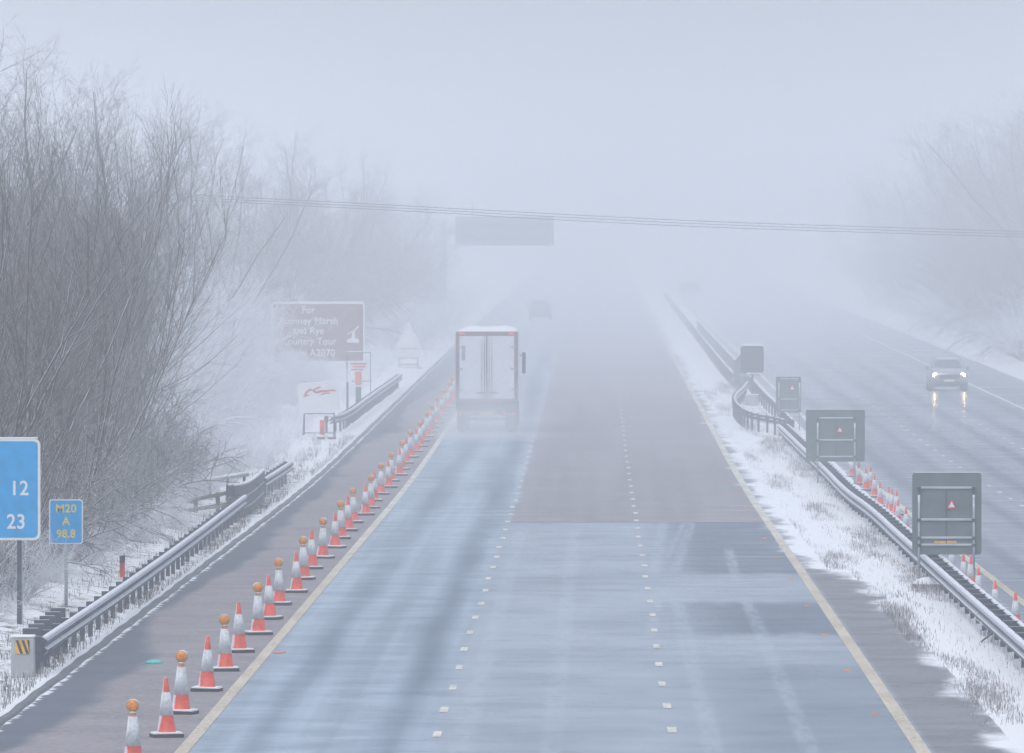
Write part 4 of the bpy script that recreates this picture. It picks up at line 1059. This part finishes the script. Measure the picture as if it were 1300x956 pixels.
# ------------------------------------------------------------------ haze
b = MB().quad_box(-215, 215, -17, 1670, -1.35, 26)
hz = b.build('haze', [], kind='stuff')
hm = bpy.data.materials.new('fog_volume'); hm.use_nodes = True
nt = hm.node_tree; nt.nodes.clear(); ou = nt.nodes.new('ShaderNodeOutputMaterial'); pv = nt.nodes.new('ShaderNodeVolumePrincipled')
pv.inputs['Color'].default_value = (.93, .96, 1.0, 1); pv.inputs['Density'].default_value = .0011; pv.inputs['Anisotropy'].default_value = 0.0
nt.links.new(pv.outputs[0], ou.inputs['Volume']); hz.data.materials.append(hm)
hz['label'] = 'freezing fog filling the air over the motorway'; hz['category'] = 'fog'
# the snow shower drifting across the road beyond the first signs: no sharp front, it thickens from nothing
mb = MB().quad_box(-213, 213, 213, 1668, -1.2, 25.9).build('mist_bank', [], kind='stuff')
mm = bpy.data.materials.new('mist_volume'); mm.use_nodes = True
nt = mm.node_tree; nt.nodes.clear(); ou = nt.nodes.new('ShaderNodeOutputMaterial'); pv = nt.nodes.new('ShaderNodeVolumePrincipled')
ge = nt.nodes.new('ShaderNodeNewGeometry'); sx_ = nt.nodes.new('ShaderNodeSeparateXYZ'); mr = nt.nodes.new('ShaderNodeMapRange'); mr.interpolation_type = 'SMOOTHSTEP'
for i_, v_ in ((1, 215.0), (2, 390.0), (3, 0.0), (4, .0022)): mr.inputs[i_].default_value = v_
nt.links.new(ge.outputs['Position'], sx_.inputs[0]); nt.links.new(sx_.outputs[1], mr.inputs[0]); nt.links.new(mr.outputs[0], pv.inputs['Density'])
pv.inputs['Color'].default_value = (.93, .96, 1.0, 1)
nt.links.new(pv.outputs[0], ou.inputs['Volume']); mb.data.materials.append(mm)
mb['label'] = 'denser drifting mist swallowing the distant motorway'; mb['category'] = 'mist'
# spray thrown up behind the lorry
lx = at(618, 430)
b = MB(); secs = []
for i in range(13):
    u = -1+2*i/12; q = math.sqrt(max(0.0004, 1-u*u))
    secs.append([(q*math.cos(a), u, max(-.12, q*math.sin(a))) for a in [2*math.pi*j/20 for j in range(20)]])
b.loft(secs)
bmx = bmesh.new()
sp = b.build('road_spray', [], smooth=True, kind='stuff', loc=(lx, 421, road_z(421)+.3)); sp.scale = (3.4, 18, 2.6)
bmx.from_mesh(sp.data); bmesh.ops.recalc_face_normals(bmx, faces=bmx.faces); bmx.to_mesh(sp.data); bmx.free()
sm_ = bpy.data.materials.new('spray_volume'); sm_.use_nodes = True
nt = sm_.node_tree; nt.nodes.clear(); ou = nt.nodes.new('ShaderNodeOutputMaterial'); pv = nt.nodes.new('ShaderNodeVolumePrincipled')
ge = nt.nodes.new('ShaderNodeNewGeometry'); mp = nt.nodes.new('ShaderNodeVectorMath'); mp.operation = 'SUBTRACT'; mp.inputs[1].default_value = sp.location
dv = nt.nodes.new('ShaderNodeVectorMath'); dv.operation = 'DIVIDE'; dv.inputs[1].default_value = sp.scale
ln = nt.nodes.new('ShaderNodeVectorMath'); ln.operation = 'LENGTH'; nt.links.new(ge.outputs['Position'], mp.inputs[0]); nt.links.new(mp.outputs[0], dv.inputs[0]); nt.links.new(dv.outputs[0], ln.inputs[0])
mr = nt.nodes.new('ShaderNodeMapRange'); mr.interpolation_type = 'SMOOTHSTEP'
for i_, v_ in ((1, 0.1), (2, 1.0), (3, .075), (4, 0.0)): mr.inputs[i_].default_value = v_
nt.links.new(ln.outputs['Value'], mr.inputs[0]); nt.links.new(mr.outputs[0], pv.inputs['Density'])
pv.inputs['Color'].default_value = (1, 1, 1, 1)
nt.links.new(pv.outputs[0], ou.inputs['Volume']); sp.data.materials.append(sm_)
sp['label'] = 'pale road spray hanging behind the lorry wheels'; sp['category'] = 'spray'

# ------------------------------------------------------------------ light: overcast sky and a weak diffuse sun
SUN_EL, SUN_AZ = 52, 200
w = bpy.data.worlds.new('World'); sc.world = w; w.use_nodes = True
nt = w.node_tree; bg = nt.nodes['Background']
sky = nt.nodes.new('ShaderNodeTexSky'); sky.sky_type = 'NISHITA'; sky.sun_disc = False
sky.sun_elevation = R(SUN_EL); sky.sun_rotation = R(SUN_AZ); sky.air_density = 1.0; sky.dust_density = 4.0; sky.altitude = 50
mx = nt.nodes.new('ShaderNodeMix'); mx.data_type = 'RGBA'; mx.inputs[0].default_value = .8
mx.inputs[7].default_value = (6.05, 6.5, 7.4, 1)          # cloud deck seen through the fog
tcw = nt.nodes.new('ShaderNodeTexCoord'); sw_ = nt.nodes.new('ShaderNodeSeparateXYZ'); gr_ = nt.nodes.new('ShaderNodeMapRange')
for i_, v_ in ((1, 0.0), (2, 1.0), (3, .62), (4, 1.75)): gr_.inputs[i_].default_value = v_       # overcast sky: brighter overhead than at the horizon
vm = nt.nodes.new('ShaderNodeVectorMath'); vm.operation = 'SCALE'; vm.inputs[0].default_value = (6.05, 6.5, 7.4)
nt.links.new(tcw.outputs['Generated'], sw_.inputs[0]); nt.links.new(sw_.outputs[2], gr_.inputs[0]); nt.links.new(gr_.outputs[0], vm.inputs['Scale']); nt.links.new(vm.outputs[0], mx.inputs[7])
nt.links.new(sky.outputs[0], mx.inputs[6]); nt.links.new(mx.outputs[2], bg.inputs['Color']); bg.inputs['Strength'].default_value = .09
sun = bpy.data.lights.new('sun', 'SUN'); sun.energy = 1.0; sun.angle = R(25); sun.color = (1, .97, .93)
so = bpy.data.objects.new('sun', sun); col.objects.link(so)
az = R(SUN_AZ); el = R(SUN_EL)
dirv = Vector((math.sin(az)*math.cos(el), math.cos(az)*math.cos(el), math.sin(el)))
so.rotation_euler = dirv.to_track_quat('Z', 'Y').to_euler(); so.location = (0, 0, 60)

# ------------------------------------------------------------------ camera
cd = bpy.data.cameras.new('camera'); co = bpy.data.objects.new('camera', cd); col.objects.link(co); sc.camera = co
cd.sensor_width = 36; cd.sensor_fit = 'HORIZONTAL'; cd.lens = 36*F/1300
co.location = (0, 0, CAM); cd.clip_start = 1; cd.clip_end = 6000
co.rotation_euler = (R(90)-math.atan((478-HY)/F), 0, math.atan((CX-650)/F))
sc.view_settings.view_transform = 'Standard'; sc.view_settings.look = 'None'; sc.view_settings.gamma = 1
sc.view_settings.exposure = 0.15; sc.view_settings.use_curve_mapping = False
cy = sc.cycles
cy.use_denoising = True
try: cy.denoiser = 'OPENIMAGEDENOISE'
except Exception: pass
cy.volume_bounces = 8; cy.max_bounces = 10; cy.diffuse_bounces = 2; cy.glossy_bounces = 2; cy.transparent_max_bounces = 8
cy.sample_clamp_indirect = 10
cy.use_adaptive_sampling = False
sc.render.use_persistent_data = False
